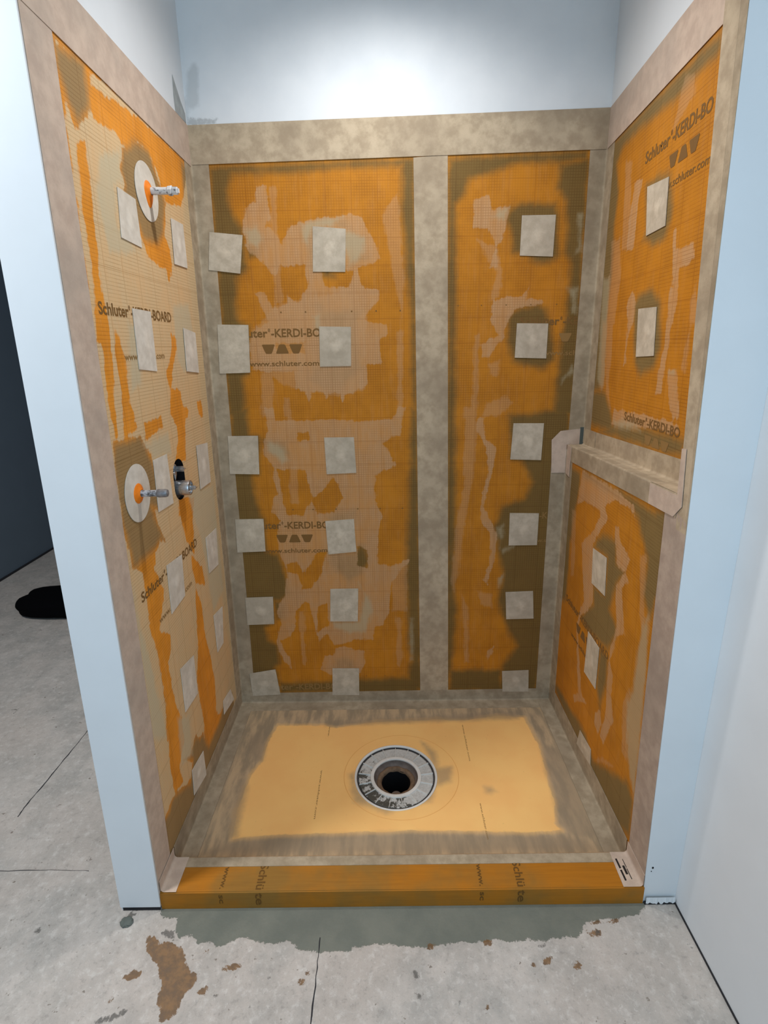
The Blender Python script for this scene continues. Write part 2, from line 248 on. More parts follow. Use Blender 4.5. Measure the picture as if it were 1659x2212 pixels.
 ('L','H',-1,[(0.109,1.307),(0.287,1.272),(0.313,1.188),(0.366,1.09),(0.319,1.12),(0.277,1.094),(0.255,1.049),(0.298,0.957),(0.288,0.921),(0.231,0.85),(0.296,0.79),(0.289,0.734),(0.255,0.714),(0.272,0.542),(0.303,0.471),(0.305,0.368),(0.183,0.473),(0.203,0.573),(0.205,0.763),(0.175,0.89),(0.18,1.071),(0.131,1.104),(0.114,1.167),(0.105,1.249)]),
 ('L','H',-1,[(0.501,1.206),(0.639,1.17),(0.603,1.09),(0.588,0.958),(0.527,1.036),(0.494,1.148)]),
 ('L','H',-1,[(0.555,0.971),(0.643,0.886),(0.66,0.804),(0.623,0.817),(0.567,0.849),(0.551,0.917)]),
 ('L','H',-1,[(0.556,0.854),(0.598,0.736),(0.6,0.608),(0.634,0.483),(0.65,0.39),(0.627,0.212),(0.699,0.183),(0.623,0.094),(0.503,0.197),(0.487,0.324),(0.472,0.49),(0.52,0.607),(0.548,0.786)]),
 ('L','H',-1,[(0.214,0.711),(0.265,0.65),(0.267,0.496),(0.309,0.375),(0.24,0.32),(0.255,0.241),(0.184,0.259),(0.18,0.365),(0.194,0.49)]),
 ('L','H',-1,[(0.483,0.527),(0.635,0.423),(0.617,0.303),(0.641,0.196),(0.844,0.169),(0.853,0.048),(0.348,0.08),(0.067,0.061),(-0.001,0.228),(0.113,0.254),(0.196,0.258),(0.307,0.184),(0.352,0.24),(0.266,0.32),(0.335,0.28),(0.404,0.313),(0.436,0.266),(0.467,0.265),(0.478,0.191),(0.489,0.337)]),
 ('L','O',1,[(0.109,2.381),(0.245,2.397),(0.244,2.297),(0.172,2.236),(0.144,2.274),(0.112,2.332)]),
 ('L','O',1,[(0.395,2.259),(0.474,2.305),(0.582,2.316),(0.677,2.188),(0.633,2.083),(0.572,2.044),(0.464,2.025),(0.43,2.087),(0.37,2.142),(0.386,2.166),(0.369,2.201)]),
 ('L','O',1,[(0.871,2.369),(0.985,2.377),(0.955,1.738),(0.827,1.737),(0.827,2.121)]),
 ('L','O',1,[(0.094,2.368),(0.111,2.246),(0.099,1.981),(0.082,1.731),(0.054,1.731),(0.085,2.11)]),
 ('L','O',1,[(0.118,1.474),(0.278,1.466),(0.333,1.385),(0.363,1.282),(0.352,1.214),(0.097,1.294),(0.098,1.385)]),
 ('L','O',1,[(0.869,2.042),(0.895,1.88),(0.91,1.523),(0.915,1.036),(0.829,1.063),(0.829,1.531),(0.831,1.916)]),
 ('L','O',1,[(0.109,1.307),(0.287,1.272),(0.313,1.188),(0.366,1.09),(0.319,1.12),(0.281,1.108),(0.16,1.102),(0.131,1.104),(0.114,1.167),(0.105,1.249)]),
 ('L','O',1,[(0.868,1.153),(0.897,0.99),(0.899,0.605),(0.916,0.298),(0.901,0.121),(0.762,0.104),(0.61,0.105),(0.707,0.207),(0.884,0.258),(0.839,0.636),(0.812,1.019)]),
 ('L','O',1,[(0.175,0.268),(0.307,0.184),(0.352,0.24),(0.266,0.32),(0.335,0.28),(0.404,0.313),(0.436,0.266),(0.467,0.265),(0.505,0.167),(0.694,0.174),(0.882,0.141),(0.844,0.018),(0.341,0.055),(0.067,0.061),(-0.024,0.148),(0.011,0.268),(0.121,0.244)]),
 ('L','G',1,[(0.263,2.205),(0.395,2.259),(0.369,2.201),(0.386,2.166),(0.326,2.142),(0.314,2.042),(0.434,1.993),(0.238,1.954),(0.213,2.112)]),
 ('L','G',1,[(0.286,1.789),(0.35,1.788),(0.335,1.61),(0.256,1.589)]),
 ('L','G',1,[(0.638,1.861),(0.796,1.881),(0.843,1.663),(0.675,1.627),(0.627,1.685)]),
 ('L','G',1,[(0.285,1.438),(0.477,1.449),(0.492,1.368),(0.347,1.375)]),
 ('L','G',1,[(0.564,1.235),(0.868,1.153),(0.868,0.677),(0.714,0.648),(0.669,0.972)]),
 ('L','G',1,[(0.267,0.496),(0.379,0.424),(0.358,0.26),(0.26,0.301),(0.264,0.402)]),
 ('L','G',1,[(0.105,1.157),(0.121,0.97),(0.179,0.613),(0.191,0.467),(0.092,0.552),(0.096,0.984)]),
 ('T','H',1,[(0.211,0.808),(0.433,0.804),(0.481,0.787),(0.666,0.825),(0.949,0.837),(1.078,0.826),(1.237,0.858),(1.363,0.838),(1.374,0.708),(1.383,0.662),(1.371,0.549),(1.361,0.446),(1.358,0.374),(1.327,0.276),(1.346,0.25),(1.307,0.241),(1.074,0.249),(0.802,0.258),(0.529,0.251),(0.33,0.244),(0.162,0.231),(0.145,0.358),(0.155,0.515),(0.188,0.595),(0.188,0.697)]),
 ('T','O',1,[(0.178,0.744),(0.188,0.595),(0.145,0.596),(0.098,0.654),(0.098,0.745),(0.159,0.776)]),
 ('T','O',1,[(0.134,0.515),(0.157,0.464),(0.18,0.231),(0.143,0.232),(0.117,0.393)]),
 ('T','O',1,[(1.387,0.677),(1.493,0.631),(1.472,0.224),(1.385,0.205),(1.342,0.266),(1.358,0.374),(1.366,0.496)]),
 ('T','O',1,[(0.171,0.231),(0.529,0.246),(0.802,0.253),(1.072,0.239),(1.427,0.224),(1.44,0.167),(0.065,0.17)]),
 ('T','O',1,[(0.43,0.83),(1.35,0.882),(1.337,0.83),(0.433,0.804)]),
 ('T','O',1,[(1.102,0.45),(1.132,0.449),(1.147,0.425),(1.12,0.413),(1.102,0.425)]),
 ('T','O',1,[(0.869,0.701),(0.93,0.64),(0.933,0.556),(0.985,0.555),(0.975,0.476),(0.912,0.453),(0.906,0.556),(0.887,0.641)]),
 ('T','O',1,[(0.557,0.522),(0.585,0.386),(0.711,0.333),(0.886,0.381),(0.912,0.453),(0.892,0.453),(0.837,0.382),(0.74,0.366),(0.653,0.385),(0.601,0.457),(0.577,0.534)]),
 ('T','G',1,[(0.018,0.157),(1.457,0.166),(1.421,0.078),(0.041,0.095)]),
 ('F','O',1,[(-0.019,0.03),(0.017,-0.025),(0.059,-0.025),(0.071,-0.064),(0.085,-0.083),(0.114,-0.08),(0.153,-0.096),(0.193,-0.096),(0.209,-0.114),(0.228,-0.102),(0.264,-0.088),(0.312,-0.091),(0.348,-0.104),(0.4,-0.098),(0.428,-0.104),(0.457,-0.123),(0.491,-0.129),(0.53,-0.129),(0.588,-0.121),(0.66,-0.11),(0.719,-0.108),(0.831,-0.121),(0.937,-0.104),(0.955,0.019)]),
 ('F','O',1,[(0.726,0.018),(0.724,-0.112),(0.771,-0.112),(0.831,-0.107),(0.912,-0.105),(1.019,-0.103),(1.133,-0.104),(1.215,-0.099),(1.282,-0.099),(1.318,-0.056),(1.355,-0.05),(1.427,-0.044),(1.493,-0.035),(1.519,-0.018),(1.532,0.009)]),
 ('F','H',1,[(-0.02,-0.075),(0.018,-0.076),(0.039,-0.094),(0.05,-0.088),(0.113,-0.113),(0.126,-0.148),(0.176,-0.182),(0.177,-0.203),(0.151,-0.234),(0.156,-0.264),(0.14,-0.283),(0.11,-0.282),(0.089,-0.253),(0.077,-0.202),(0.05,-0.153),(0.005,-0.124)]),
 ('F','H',1,[(-0.039,-0.184),(-0.013,-0.169),(0.021,-0.167),(0.015,-0.183),(-0.02,-0.195)]),
 ('F','H',1,[(0.238,-0.16),(0.249,-0.152),(0.289,-0.155),(0.291,-0.164),(0.269,-0.177),(0.245,-0.172)]),
 ('F','H',1,[(-0.06,-0.249),(-0.046,-0.229),(-0.038,-0.24),(-0.053,-0.251)]),
 ('F','H',1,[(0.465,-0.193),(0.481,-0.196),(0.476,-0.203),(0.468,-0.201)]),
 ('F','H',1,[(0.474,-0.232),(0.492,-0.237),(0.485,-0.243),(0.475,-0.239)]),
 ('F','H',1,[(0.422,-0.21),(0.435,-0.213),(0.429,-0.219)]),
 ('F','H',1,[(0.473,-0.182),(0.49,-0.174),(0.489,-0.184)]),
 ('F','H',1,[(0.164,-0.119),(0.186,-0.117),(0.19,-0.129),(0.171,-0.128)]),
 ('F','H',1,[(0.176,-0.219),(0.212,-0.214),(0.211,-0.229),(0.192,-0.229)]),
 ('F','H',1,[(0.832,-0.109),(0.861,-0.109),(0.85,-0.126),(0.83,-0.123)]),
 ('F','H',1,[(1.158,-0.146),(1.187,-0.145),(1.178,-0.163),(1.158,-0.166)]),
 ('F','H',1,[(1.238,-0.166),(1.271,-0.164),(1.26,-0.178),(1.241,-0.178)]),
 ('F','H',1,[(0.97,-0.259),(0.989,-0.257),(0.978,-0.269)]),
 ('F','H',1,[(0.831,-0.107),(0.861,-0.11),(0.85,-0.125),(0.834,-0.122)]),
 ('F','H',1,[(1,-0.099),(1.033,-0.1),(1.02,-0.118),(0.997,-0.115)]),
 ('F','H',1,[(1.311,-0.075),(1.359,-0.075),(1.351,-0.094),(1.323,-0.097)]),
 ('F','H',1,[(1.326,-0.053),(1.427,-0.044),(1.415,-0.056),(1.331,-0.059)]),
 ('F','H',1,[(1.124,-0.162),(1.137,-0.163),(1.135,-0.174),(1.124,-0.172)]),
 ('F','W',1,[(-0.115,0.004),(-0.011,0.009),(-0.005,-0.004),(-0.104,-0.003)]),
 ('F','W',1,[(-0.105,-0.017),(-0.092,-0),(-0.069,-0.01),(-0.083,-0.033),(-0.102,-0.03)]),
 ('F','W',1,[(0.028,-0.067),(0.044,-0.057),(0.063,-0.07),(0.084,-0.089),(0.072,-0.095),(0.041,-0.082)]),
 ('F','W',1,[(0.231,-0.224),(0.251,-0.222),(0.257,-0.24),(0.238,-0.24)]),
 ('F','W',1,[(-0.06,-0.283),(0.015,-0.255),(0.027,-0.255),(0.016,-0.27),(-0.039,-0.289),(-0.063,-0.289)]),
 ('F','W',1,[(0.365,-0.182),(0.392,-0.189),(0.38,-0.192)]),
 ('F','W',1,[(0.337,-0.256),(0.347,-0.256),(0.344,-0.261)]),
 ('F','W',1,[(0.784,-0.229),(0.809,-0.232),(0.808,-0.242),(0.793,-0.242)]),
 ('F','W',1,[(0.781,-0.178),(0.797,-0.179),(0.796,-0.195),(0.787,-0.192)]),
 ('F','W',1,[(0.9,-0.246),(0.911,-0.246),(0.904,-0.261)]),
 ('F','W',1,[(1.126,-0.119),(1.137,-0.119),(1.134,-0.129),(1.125,-0.128)]),
 ('F','W',1,[(1.154,-0.113),(1.18,-0.113),(1.173,-0.125),(1.154,-0.123)]),
 ('F','W',1,[(1.598,-0.121),(1.613,-0.124),(1.605,-0.133),(1.597,-0.128)]),
 ('F','W',1,[(1.49,-0.041),(1.508,-0.042),(1.501,-0.048),(1.488,-0.046)]),
 ('F','W',1,[(1.329,-0.081),(1.352,-0.075),(1.348,-0.094),(1.332,-0.091)]),
 ('F','W',1,[(-1.015,0.72),(-1.002,0.777),(-0.992,0.748),(-0.998,0.705)]),
 ('F','W',1,[(-0.369,-0.059),(-0.351,-0.045),(-0.342,-0.065),(-0.358,-0.069)]),
 ('F','W',1,[(-1.146,0.954),(-1.112,0.97),(-1.1,0.92)]),
 ('F','W',1,[(-0.323,0.053),(-0.308,0.053),(-0.309,0.041)]),
 ('WB','W',1,[(0.014,2.694),(0.033,2.724),(0.054,2.732),(0.067,2.71),(0.057,2.586),(0.027,2.569),(-0.004,2.578)]),
 ('WB','O',1,[(-0.001,2.551),(0.118,2.549),(0.116,2.522),(0,2.519)]),
 ('WB','O',1,[(0.78,2.559),(0.817,2.558),(0.796,2.548)]),
 ('WB','W',1,[(-0.041,2.615),(0.021,2.614),(0.009,2.505),(-0.02,2.524)]),
]
PATCHES = [
 ('B',[(0.0493,2.1561),(0.1781,2.1429),(0.1578,2.0017),(0.0327,2.017)]),
 ('B',[(0.4545,2.1715),(0.5836,2.1604),(0.5768,2.0026),(0.4476,2.0054)]),
 ('B',[(0.0478,1.8088),(0.1741,1.8054),(0.1669,1.6147),(0.039,1.6123)]),
 ('B',[(0.463,1.7957),(0.5925,1.7923),(0.589,1.6361),(0.4594,1.635)]),
 ('B',[(0.0494,1.3486),(0.179,1.3481),(0.1726,1.1775),(0.0434,1.1813)]),
 ('B',[(0.4634,1.3365),(0.5919,1.336),(0.5982,1.1781),(0.4679,1.1734)]),
 ('B',[(0.0483,0.9711),(0.1756,0.9714),(0.1737,0.8158),(0.0452,0.812)]),
 ('B',[(0.4523,0.9565),(0.5813,0.965),(0.5881,0.8078),(0.4602,0.7961)]),
 ('B',[(0.0627,0.5848),(0.1921,0.5881),(0.1888,0.447),(0.0616,0.4435)]),
 ('B',[(0.4619,0.6235),(0.5918,0.6239),(0.5853,0.4543),(0.4552,0.4562)]),
 ('B',[(0.0512,0.1799),(0.178,0.2015),(0.1937,0.0609),(0.0571,0.0546)]),
 ('B',[(0.4557,0.2022),(0.5842,0.2004),(0.5817,0.0511),(0.4499,0.053)]),
 ('B',[(1.2714,2.1993),(1.4035,2.1998),(1.4015,2.0485),(1.2701,2.0539)]),
 ('B',[(1.272,1.7973),(1.4001,1.7946),(1.4003,1.6555),(1.2695,1.6604)]),
 ('B',[(1.278,1.3869),(1.4085,1.3851),(1.4058,1.2237),(1.2711,1.2286)]),
 ('B',[(1.2808,0.9831),(1.4113,0.98),(1.4113,0.8282),(1.2826,0.828)]),
 ('B',[(1.2789,0.5959),(1.4069,0.5995),(1.4176,0.4573),(1.2883,0.4556)]),
 ('B',[(1.2807,0.1749),(1.4097,0.179),(1.4151,0.0585),(1.2876,0.0603)]),
 ('RU',[(0.5485,2.1826),(0.4008,2.1696),(0.3939,2.04),(0.525,2.0373)]),
 ('RU',[(0.5325,1.8198),(0.3996,1.8169),(0.3885,1.673),(0.5185,1.6675)]),
 ('RL',[(0.5875,0.9644),(0.4581,0.9789),(0.447,0.8371),(0.5745,0.8278)]),
 ('RL',[(0.5695,0.6237),(0.4572,0.6205),(0.4607,0.443),(0.5785,0.4383)]),
 ('RL',[(0.5728,0.1656),(0.4558,0.1746),(0.4483,0.1066),(0.5956,0.0799)]),
 ('L',[(0.3308,2.1454),(0.438,2.141),(0.4435,2.0094),(0.3176,2.0149)]),
 ('L',[(0.7023,2.1484),(0.8133,2.1508),(0.8154,2.0023),(0.6926,1.9998)]),
 ('L',[(0.3275,1.8289),(0.4489,1.8271),(0.4453,1.6453),(0.3223,1.6564)]),
 ('L',[(0.7091,1.7874),(0.8273,1.7733),(0.8242,1.6233),(0.6993,1.6341)]),
 ('L',[(0.3367,1.3784),(0.4414,1.3776),(0.4482,1.2057),(0.3291,1.2109)]),
 ('L',[(0.7153,1.3552),(0.8388,1.3442),(0.8326,1.1814),(0.7108,1.1827)]),
 ('L',[(0.7129,0.9799),(0.8446,0.9747),(0.8278,0.8158),(0.7119,0.8266)]),
 ('L',[(0.337,1.0245),(0.4641,1.0107),(0.4517,0.8588),(0.3292,0.8519)]),
 ('L',[(0.7104,0.6365),(0.8248,0.6183),(0.7928,0.4592),(0.7115,0.4624)]),
 ('L',[(0.3409,0.6333),(0.464,0.6083),(0.4593,0.4483),(0.3381,0.4598)]),
 ('L',[(0.7182,0.2197),(0.82,0.2017),(0.8534,0.1246),(0.7088,0.1556)]),
 ('L',[(0.3306,0.217),(0.4472,0.1985),(0.449,0.085),(0.3213,0.1136)]),
]
# ---- signed distance of many points to one polygon (positive inside)
def poly_sd(px, py, poly):
    P = np.array(poly, float); n = len(P)
    x0, y0 = P.min(0) - .05; x1, y1 = P.max(0) + .05
    out = np.full(px.shape, -.05)
    idx = np.nonzero((px > x0) & (px < x1) & (py > y0) & (py < y1))[0]
    if not len(idx): return out
    x, y = px[idx], py[idx]; d = np.full(x.shape, 9.0); ins = np.zeros(x.shape, bool)
    for i in range(n):
        ax, ay = P[i]; bx, by = P[(i + 1) % n]; ex, ey = bx - ax, by - ay
        L = ex * ex + ey * ey + 1e-12
        t = np.clip(((x - ax) * ex + (y - ay) * ey) / L, 0, 1)
        d = np.minimum(d, np.hypot(x - ax - t * ex, y - ay - t * ey))
        c = ((ay > y) != (by > y)) & (x < ax + ex * (y - ay) / (ey if abs(ey) > 1e-12 else 1e-12))
        ins ^= c
    out[idx] = np.where(ins, d, -d)
    return out
CH = 'HOGW'
def paint(me, surf, uu, vv):
    """residue masks -> colour attribute 'stain' (R haze, G olive, B grey, A faint) as 0.5 + distance / 6 cm"""
    acc = [np.full(uu.shape, -.05) for _ in range(4)]
    for sign in (1, -1):
        for s, ch, sg, poly in MASKS:
            if s != surf or sg != sign: continue
            k = CH.index(ch); sd = poly_sd(uu, vv, poly)
            acc[k] = np.maximum(acc[k], sd) if sign > 0 else np.minimum(acc[k], -sd)
    a = np.stack([np.clip(.5 + q / .06, 0, 1) for q in acc], 1).astype(np.float32)
    at = me.color_attributes.new('stain', 'FLOAT_COLOR', 'POINT'); at.data.foreach_set('color', a.ravel())
def set_uv(me, uu, vv):
    uv = me.uv_layers.new(name='UVMap'); li = np.empty(len(me.loops), np.int32); me.loops.foreach_get('vertex_index', li)
    uv.data.foreach_set('uv', np.stack([uu[li], vv[li]], 1).astype(np.float32).ravel())
def lin(a, b, step): return np.linspace(a, b, max(2, int(math.ceil(abs(b - a) / step)) + 1))
def grid(surf, us, vs, off=0.0, maskname=None, keep=None, snap=None, thick=0.0):
    """dense sheet on a surface with residue masks; thick adds edges and a back"""
    U, V = np.meshgrid(us, vs, indexing='ij'); nu, nv = U.shape
    uu, vv = U.ravel(), V.ravel()
    faces = []
    fn = SURF[surf]
    idx = np.arange(nu * nv).reshape(nu, nv)
    cu = (U[:-1,:-1] + U[1:,1:]) / 2; cv = (V[:-1,:-1] + V[1:,1:]) / 2
    ok = np.ones(cu.shape, bool) if keep is None else keep(cu, cv)
    q = np.stack([idx[:-1,:-1], idx[1:,:-1], idx[1:,1:], idx[:-1,1:]], -1)[ok]
    if snap is not None: uu, vv = snap(uu, vv, q)
    verts = [fn(a, b, off) for a, b in zip(uu.tolist(), vv.tolist())]
    faces = q.tolist()
    if FLIP[surf]: faces = [f[::-1] for f in faces]
    if thick:
        n0 = len(verts)
        ring = [(i, 0) for i in range(nu)] + [(nu-1, j) for j in range(1, nv)] + [(i, nv-1) for i in range(nu-2, -1, -1)] + [(0, j) for j in range(nv-2, 0, -1)]
        ring = [int(idx[a]) for a in ring]
        for r in ring: verts.append(fn(float(uu[r]), float(vv[r]), off - thick))
        m = len(ring)
        for i in range(m):
            f = [ring[i], n0 + i, n0 + (i+1) % m, ring[(i+1) % m]]
            faces.append(f if not FLIP[surf] else f[::-1])
        uu = np.concatenate([uu, uu[ring]]); vv = np.concatenate([vv, vv[ring]])
    me = bpy.data.meshes.new('m'); me.from_pydata(verts, [], faces); me.update()
    used = np.zeros(len(verts), bool); used[np.array([i for f in faces for i in f])] = True
    if maskname: paint(me, maskname, uu, vv)
    set_uv(me, uu, vv)
    if not used.all():
        bm = bmesh.new(); bm.from_mesh(me)
        bmesh.ops.delete(bm, geom=[v for v in bm.verts if not v.link_faces], context='VERTS'); bm.to_mesh(me); bm.free()
    return me

def plate(surf, quad, off, th, nu=10, nv=10, bump=0.0):
    """thin sheet laid on a surface: bilinear patch of 4 uv corners with real edges"""
    (a, b, c, d) = quad; fn = SURF[surf]; v = []; uvs = []
    for i in range(nu + 1):
        s = i / nu
        for j in range(nv + 1):
            t = j / nv
            u = (a[0]*(1-s) + b[0]*s)*(1-t) + (d[0]*(1-s) + c[0]*s)*t
            w = (a[1]*(1-s) + b[1]*s)*(1-t) + (d[1]*(1-s) + c[1]*s)*t
            r = math.hypot(s - .52, t - .5) * 2
            v.append(fn(u, w, off + th + bump * math.exp(-(r / .33) ** 2))); uvs.append((s, t))
    idx = lambda i, j: i * (nv + 1) + j
    f = [(idx(i,j), idx(i+1,j), idx(i+1,j+1), idx(i,j+1)) for i in range(nu) for j in range(nv)]
    ring = [(i, 0) for i in range(nu + 1)] + [(nu, j) for j in range(1, nv + 1)] + [(i, nv) for i in range(nu - 1, -1, -1)] + [(0, j) for j in range(nv - 1, 0, -1)]
    n0 = len(v)
    for (i, j) in ring:
        s, t = i / nu, j / nv
        u = (a[0]*(1-s) + b[0]*s)*(1-t) + (d[0]*(1-s) + c[0]*s)*t
        w = (a[1]*(1-s) + b[1]*s)*(1-t) + (d[1]*(1-s) + c[1]*s)*t
        v.append(fn(u, w, off)); uvs.append((s, t))
    m = len(ring)
    for k in range(m): f.append((idx(*ring[k]), n0 + k, n0 + (k+1) % m, idx(*ring[(k+1) % m])))
    f.append(tuple(range(n0, n0 + m)))
    me = mesh_from(v, f)
    uva = np.array(uvs); set_uv(me, uva[:,0], uva[:,1])
    return me
def poly_plate(surf, poly, off, th):
    fn = SURF[surf]; n = len(poly)
    v = [fn(p[0], p[1], off) for p in poly] + [fn(p[0], p[1], off + th) for p in poly]
    f = [tuple(range(n)), tuple(range(n, 2*n))] + [(i, (i+1) % n, n + (i+1) % n, n + i) for i in range(n)]
    return mesh_from(v, f)
def fold(samples, name, mat, label, th=0.0014, fil=0.009, group=None, cat='tape'):
    """tape folded into a corner. samples: list of (corner, end_a, end_b) world points; the section runs end_a -> fillet -> end_b"""
    sec = []
    for (c, ea, eb) in samples:
        c, ea, eb = Vector(c), Vector(ea), Vector(eb)
        da, db = (ea - c), (eb - c); la, lb = da.length, db.length; da.normalize(); db.normalize()
        pts = []
        na, nb = db, da                      # room-side normals of the two faces of an inside corner
        for k in range(5):
            s = 1 - k / 4; pts.append(c + da * (fil + (la - fil) * s) + na * th)
        for k in range(1, 6):
            a = k / 6 * math.pi / 2
            pts.append(c + da * (fil * (1 - math.sin(a)) + th * math.sin(a)) + db * (fil * (1 - math.cos(a)) + th * math.cos(a)))
        for k in range(5):
            s = k / 4; pts.append(c + db * (fil + (lb - fil) * s) + nb * th)
        pts = [ea] + pts + [eb]
        sec.append(pts)
    n = len(sec[0]); v = [p for s in sec for p in s]
    f = [(i*n+j, i*n+j+1, (i+1)*n+j+1, (i+1)*n+j) for i in range(len(sec)-1) for j in range(n-1)]
    o = newobj(name, mesh_from(v, f), mat)
    for p in o.data.polygons: p.use_smooth = len(p.vertices) == 4
    o.data.set_sharp_from_angle(angle=math.radians(40))
    return tag(o, label, cat, group)
def wrap(samples, name, mat, label, th=0.0014, group=None, cat='tape'):
    """tape folded over an outside edge; same samples as fold"""
    sec = []
    for (c, ea, eb, na, nb) in samples:
        c, ea, eb, na, nb = map(Vector, (c, ea, eb, na, nb)); pts = [ea, ea + na*th]
        for k in range(1, 4): pts.append(ea.lerp(c, k/4) + na*th)
        R = .004; da = (ea-c).normalized(); db = (eb-c).normalized()
        for k in range(6):
            a = k/5*math.pi/2; pts.append(c + da*R*(1-math.sin(a)) + db*R*(1-math.cos(a)) + (na*math.cos(a)+nb*math.sin(a))*th)
        for k in range(1, 4): pts.append(c.lerp(eb, k/4) + nb*th)
        pts += [eb + nb*th, eb]; sec.append(pts)
    n = len(sec[0]); v = [p for s in sec for p in s]
    f = [(i*n+j, i*n+j+1, (i+1)*n+j+1, (i+1)*n+j) for i in range(len(sec)-1) for j in range(n-1)]
    o = newobj(name, mesh_from(v, f), mat)
    for p in o.data.polygons: p.use_smooth = True
    o.data.set_sharp_from_angle(angle=math.radians(50))
    return tag(o, label, cat, group)

def text_mesh(s, surf, u0, v0, width, cap, direction=1, vertical=False, bold=0.012, off=0.0006):
    """flat lettering laid on a surface; direction -1 when reading runs towards smaller u; vertical: reading runs towards smaller v"""
    cu = bpy.data.curves.new('t', 'FONT'); cu.body = s; cu.size = 1.0; cu.offset = bold; cu.resolution_u = 3
    to = bpy.data.objects.new('t', cu); COL.objects.link(to)
    dg = bpy.context.evaluated_depsgraph_get(); dg.update()
    me = bpy.data.meshes.new_from_object(to.evaluated_get(dg))
    bpy.data.objects.remove(to); bpy.data.curves.remove(cu)
    co = np.empty(len(me.vertices) * 3); me.vertices.foreach_get('co', co); co = co.reshape(-1, 3)
    x0, x1 = co[:,0].min(), co[:,0].max(); sx = width / (x1 - x0); sy = cap / 0.70
    fn = SURF[surf]
    for i, vtx in enumerate(me.vertices):
        a = (co[i,0] - x0) * sx; b = co[i,1] * sy
        if vertical: u, w = u0 + b, v0 - a
        else: u, w = u0 + direction * a, v0 + b
        vtx.co = fn(float(u), float(w), off)
    me.update(); return me
def trapezoids(surf, u0, v0, width, h, direction=1, count=3, off=0.0006, vertical=False):
    """the three-piece emblem: trapezoid pointing down, up, down, with softened corners"""
    v, f = [], []; fn = SURF[surf]; w = width / 3.0
    for k in range(count):
        cx = w * (k + .5); up = (k % 2 == 1)
        wide, nar = w * .60, w * .27
        raw = [(-wide, h), (wide, h), (nar, 0), (-nar, 0)] if not up else [(-nar, h), (nar, h), (wide, 0), (-wide, 0)]
        pts = []
        for i in range(4):
            p, q, r = Vector(raw[i-1]), Vector(raw[i]), Vector(raw[(i+1) % 4])
            rad = h * .16; a = q + (p-q).normalized()*rad; b = q + (r-q).normalized()*rad
            for t in (0, .33, .66, 1): pts.append(a*(1-t)**2 + q*2*t*(1-t) + b*t*t)
        base = len(v)
        for p in pts:
            u, z = (u0 + direction * (cx + p.x * .80), v0 + p.y)
            v.append(fn(u, z, off))
        f.append(tuple(range(base, base + len(pts))))
    return mesh_from(v, f)

# ------------------------------------------------------------------ materials
def srgb(r, g, b):
    f = lambda c: (c/255/12.92) if c <= 10 else ((c/255 + .055) / 1.055) ** 2.4
    return (f(r), f(g), f(b), 1)
class NT:
    def __init__(s, name, rough=.8, spec=.3):
        s.m = bpy.data.materials.new(name); s.m.use_nodes = True; s.t = s.m.node_tree; s.n = s.t.nodes; s.l = s.t.links
        s.b = s.n['Principled BSDF']; s.b.inputs['Roughness'].default_value = rough; s.b.inputs['Specular IOR Level'].default_value = spec
    def node(s, typ, **kw):
        q = s.n.new(typ)
        for k, v in kw.items(): setattr(q, k, v)
        return q
    def put(s, sock, val):
        if isinstance(val, bpy.types.NodeSocket): s.l.new(val, sock)
        else: sock.default_value = val
    def math(s, op, a, b=0.0, c=0.0, clamp=False):
        q = s.node('ShaderNodeMath', operation=op, use_clamp=clamp)
        s.put(q.inputs[0], a); s.put(q.inputs[1], b); s.put(q.inputs[2], c); return q.outputs[0]
    def mix(s, f, a, b, blend='MIX'):
        q = s.node('ShaderNodeMix', data_type='RGBA', blend_type=blend)
        s.put(q.inputs[0], f); s.put(q.inputs[6], a); s.put(q.inputs[7], b); return q.outputs[2]
    def noise(s, scale, detail=4, rough=.55, vec=None, dist=0.0):
        q = s.node('ShaderNodeTexNoise'); q.inputs['Scale'].default_value = scale; q.inputs['Detail'].default_value = detail
        q.inputs['Roughness'].default_value = rough; q.inputs['Distortion'].default_value = dist
        s.put(q.inputs['Vector'], vec if vec is not None else s.pos()); return q.outputs['Fac']
    def pos(s):
        if not hasattr(s, '_p'): s._p = s.node('ShaderNodeNewGeometry').outputs['Position']
        return s._p
    def ramp(s, v, lo, hi, a=0.0, b=1.0, smooth=True):
        q = s.node('ShaderNodeMapRange', interpolation_type='SMOOTHSTEP' if smooth else 'LINEAR', clamp=True)
        s.put(q.inputs[0], v); s.put(q.inputs[1], lo); s.put(q.inputs[2], hi); s.put(q.inputs[3], a); s.put(q.inputs[4], b); return q.outputs[0]
    def bump(s, h, strength=.3, dist=.002):
        q = s.node('ShaderNodeBump'); q.inputs['Strength'].default_value = strength; q.inputs['Distance'].default_value = dist
        s.put(q.inputs['Height'], h); s.l.new(q.outputs[0], s.b.inputs['Normal'])
    def scaled(s, x, y, z):
        q = s.node('ShaderNodeVectorMath', operation='MULTIPLY'); s.put(q.inputs[0], s.pos()); q.inputs[1].default_value = (x, y, z); return q.outputs[0]
    def color(s, c): s.put(s.b.inputs['Base Color'], c); return s.m
def plain(name, c, rough=.6, metal=0.0, spec=.3, var=0.0, scale=30):
    t = NT(name, rough, spec); t.b.inputs['Metallic'].default_value = metal
    if var:
        n = t.noise(scale, 5); k = t.ramp(n, .3, .7, 1 - var, 1 + var, False)
        q = t.node('ShaderNodeVectorMath', operation='SCALE'); q.inputs[0].default_value = c[:3]; t.put(q.inputs['Scale'], k)
        t.color(q.outputs[0]); t.bump(n, .2, .001)
    else: t.color(c)
    return t.m

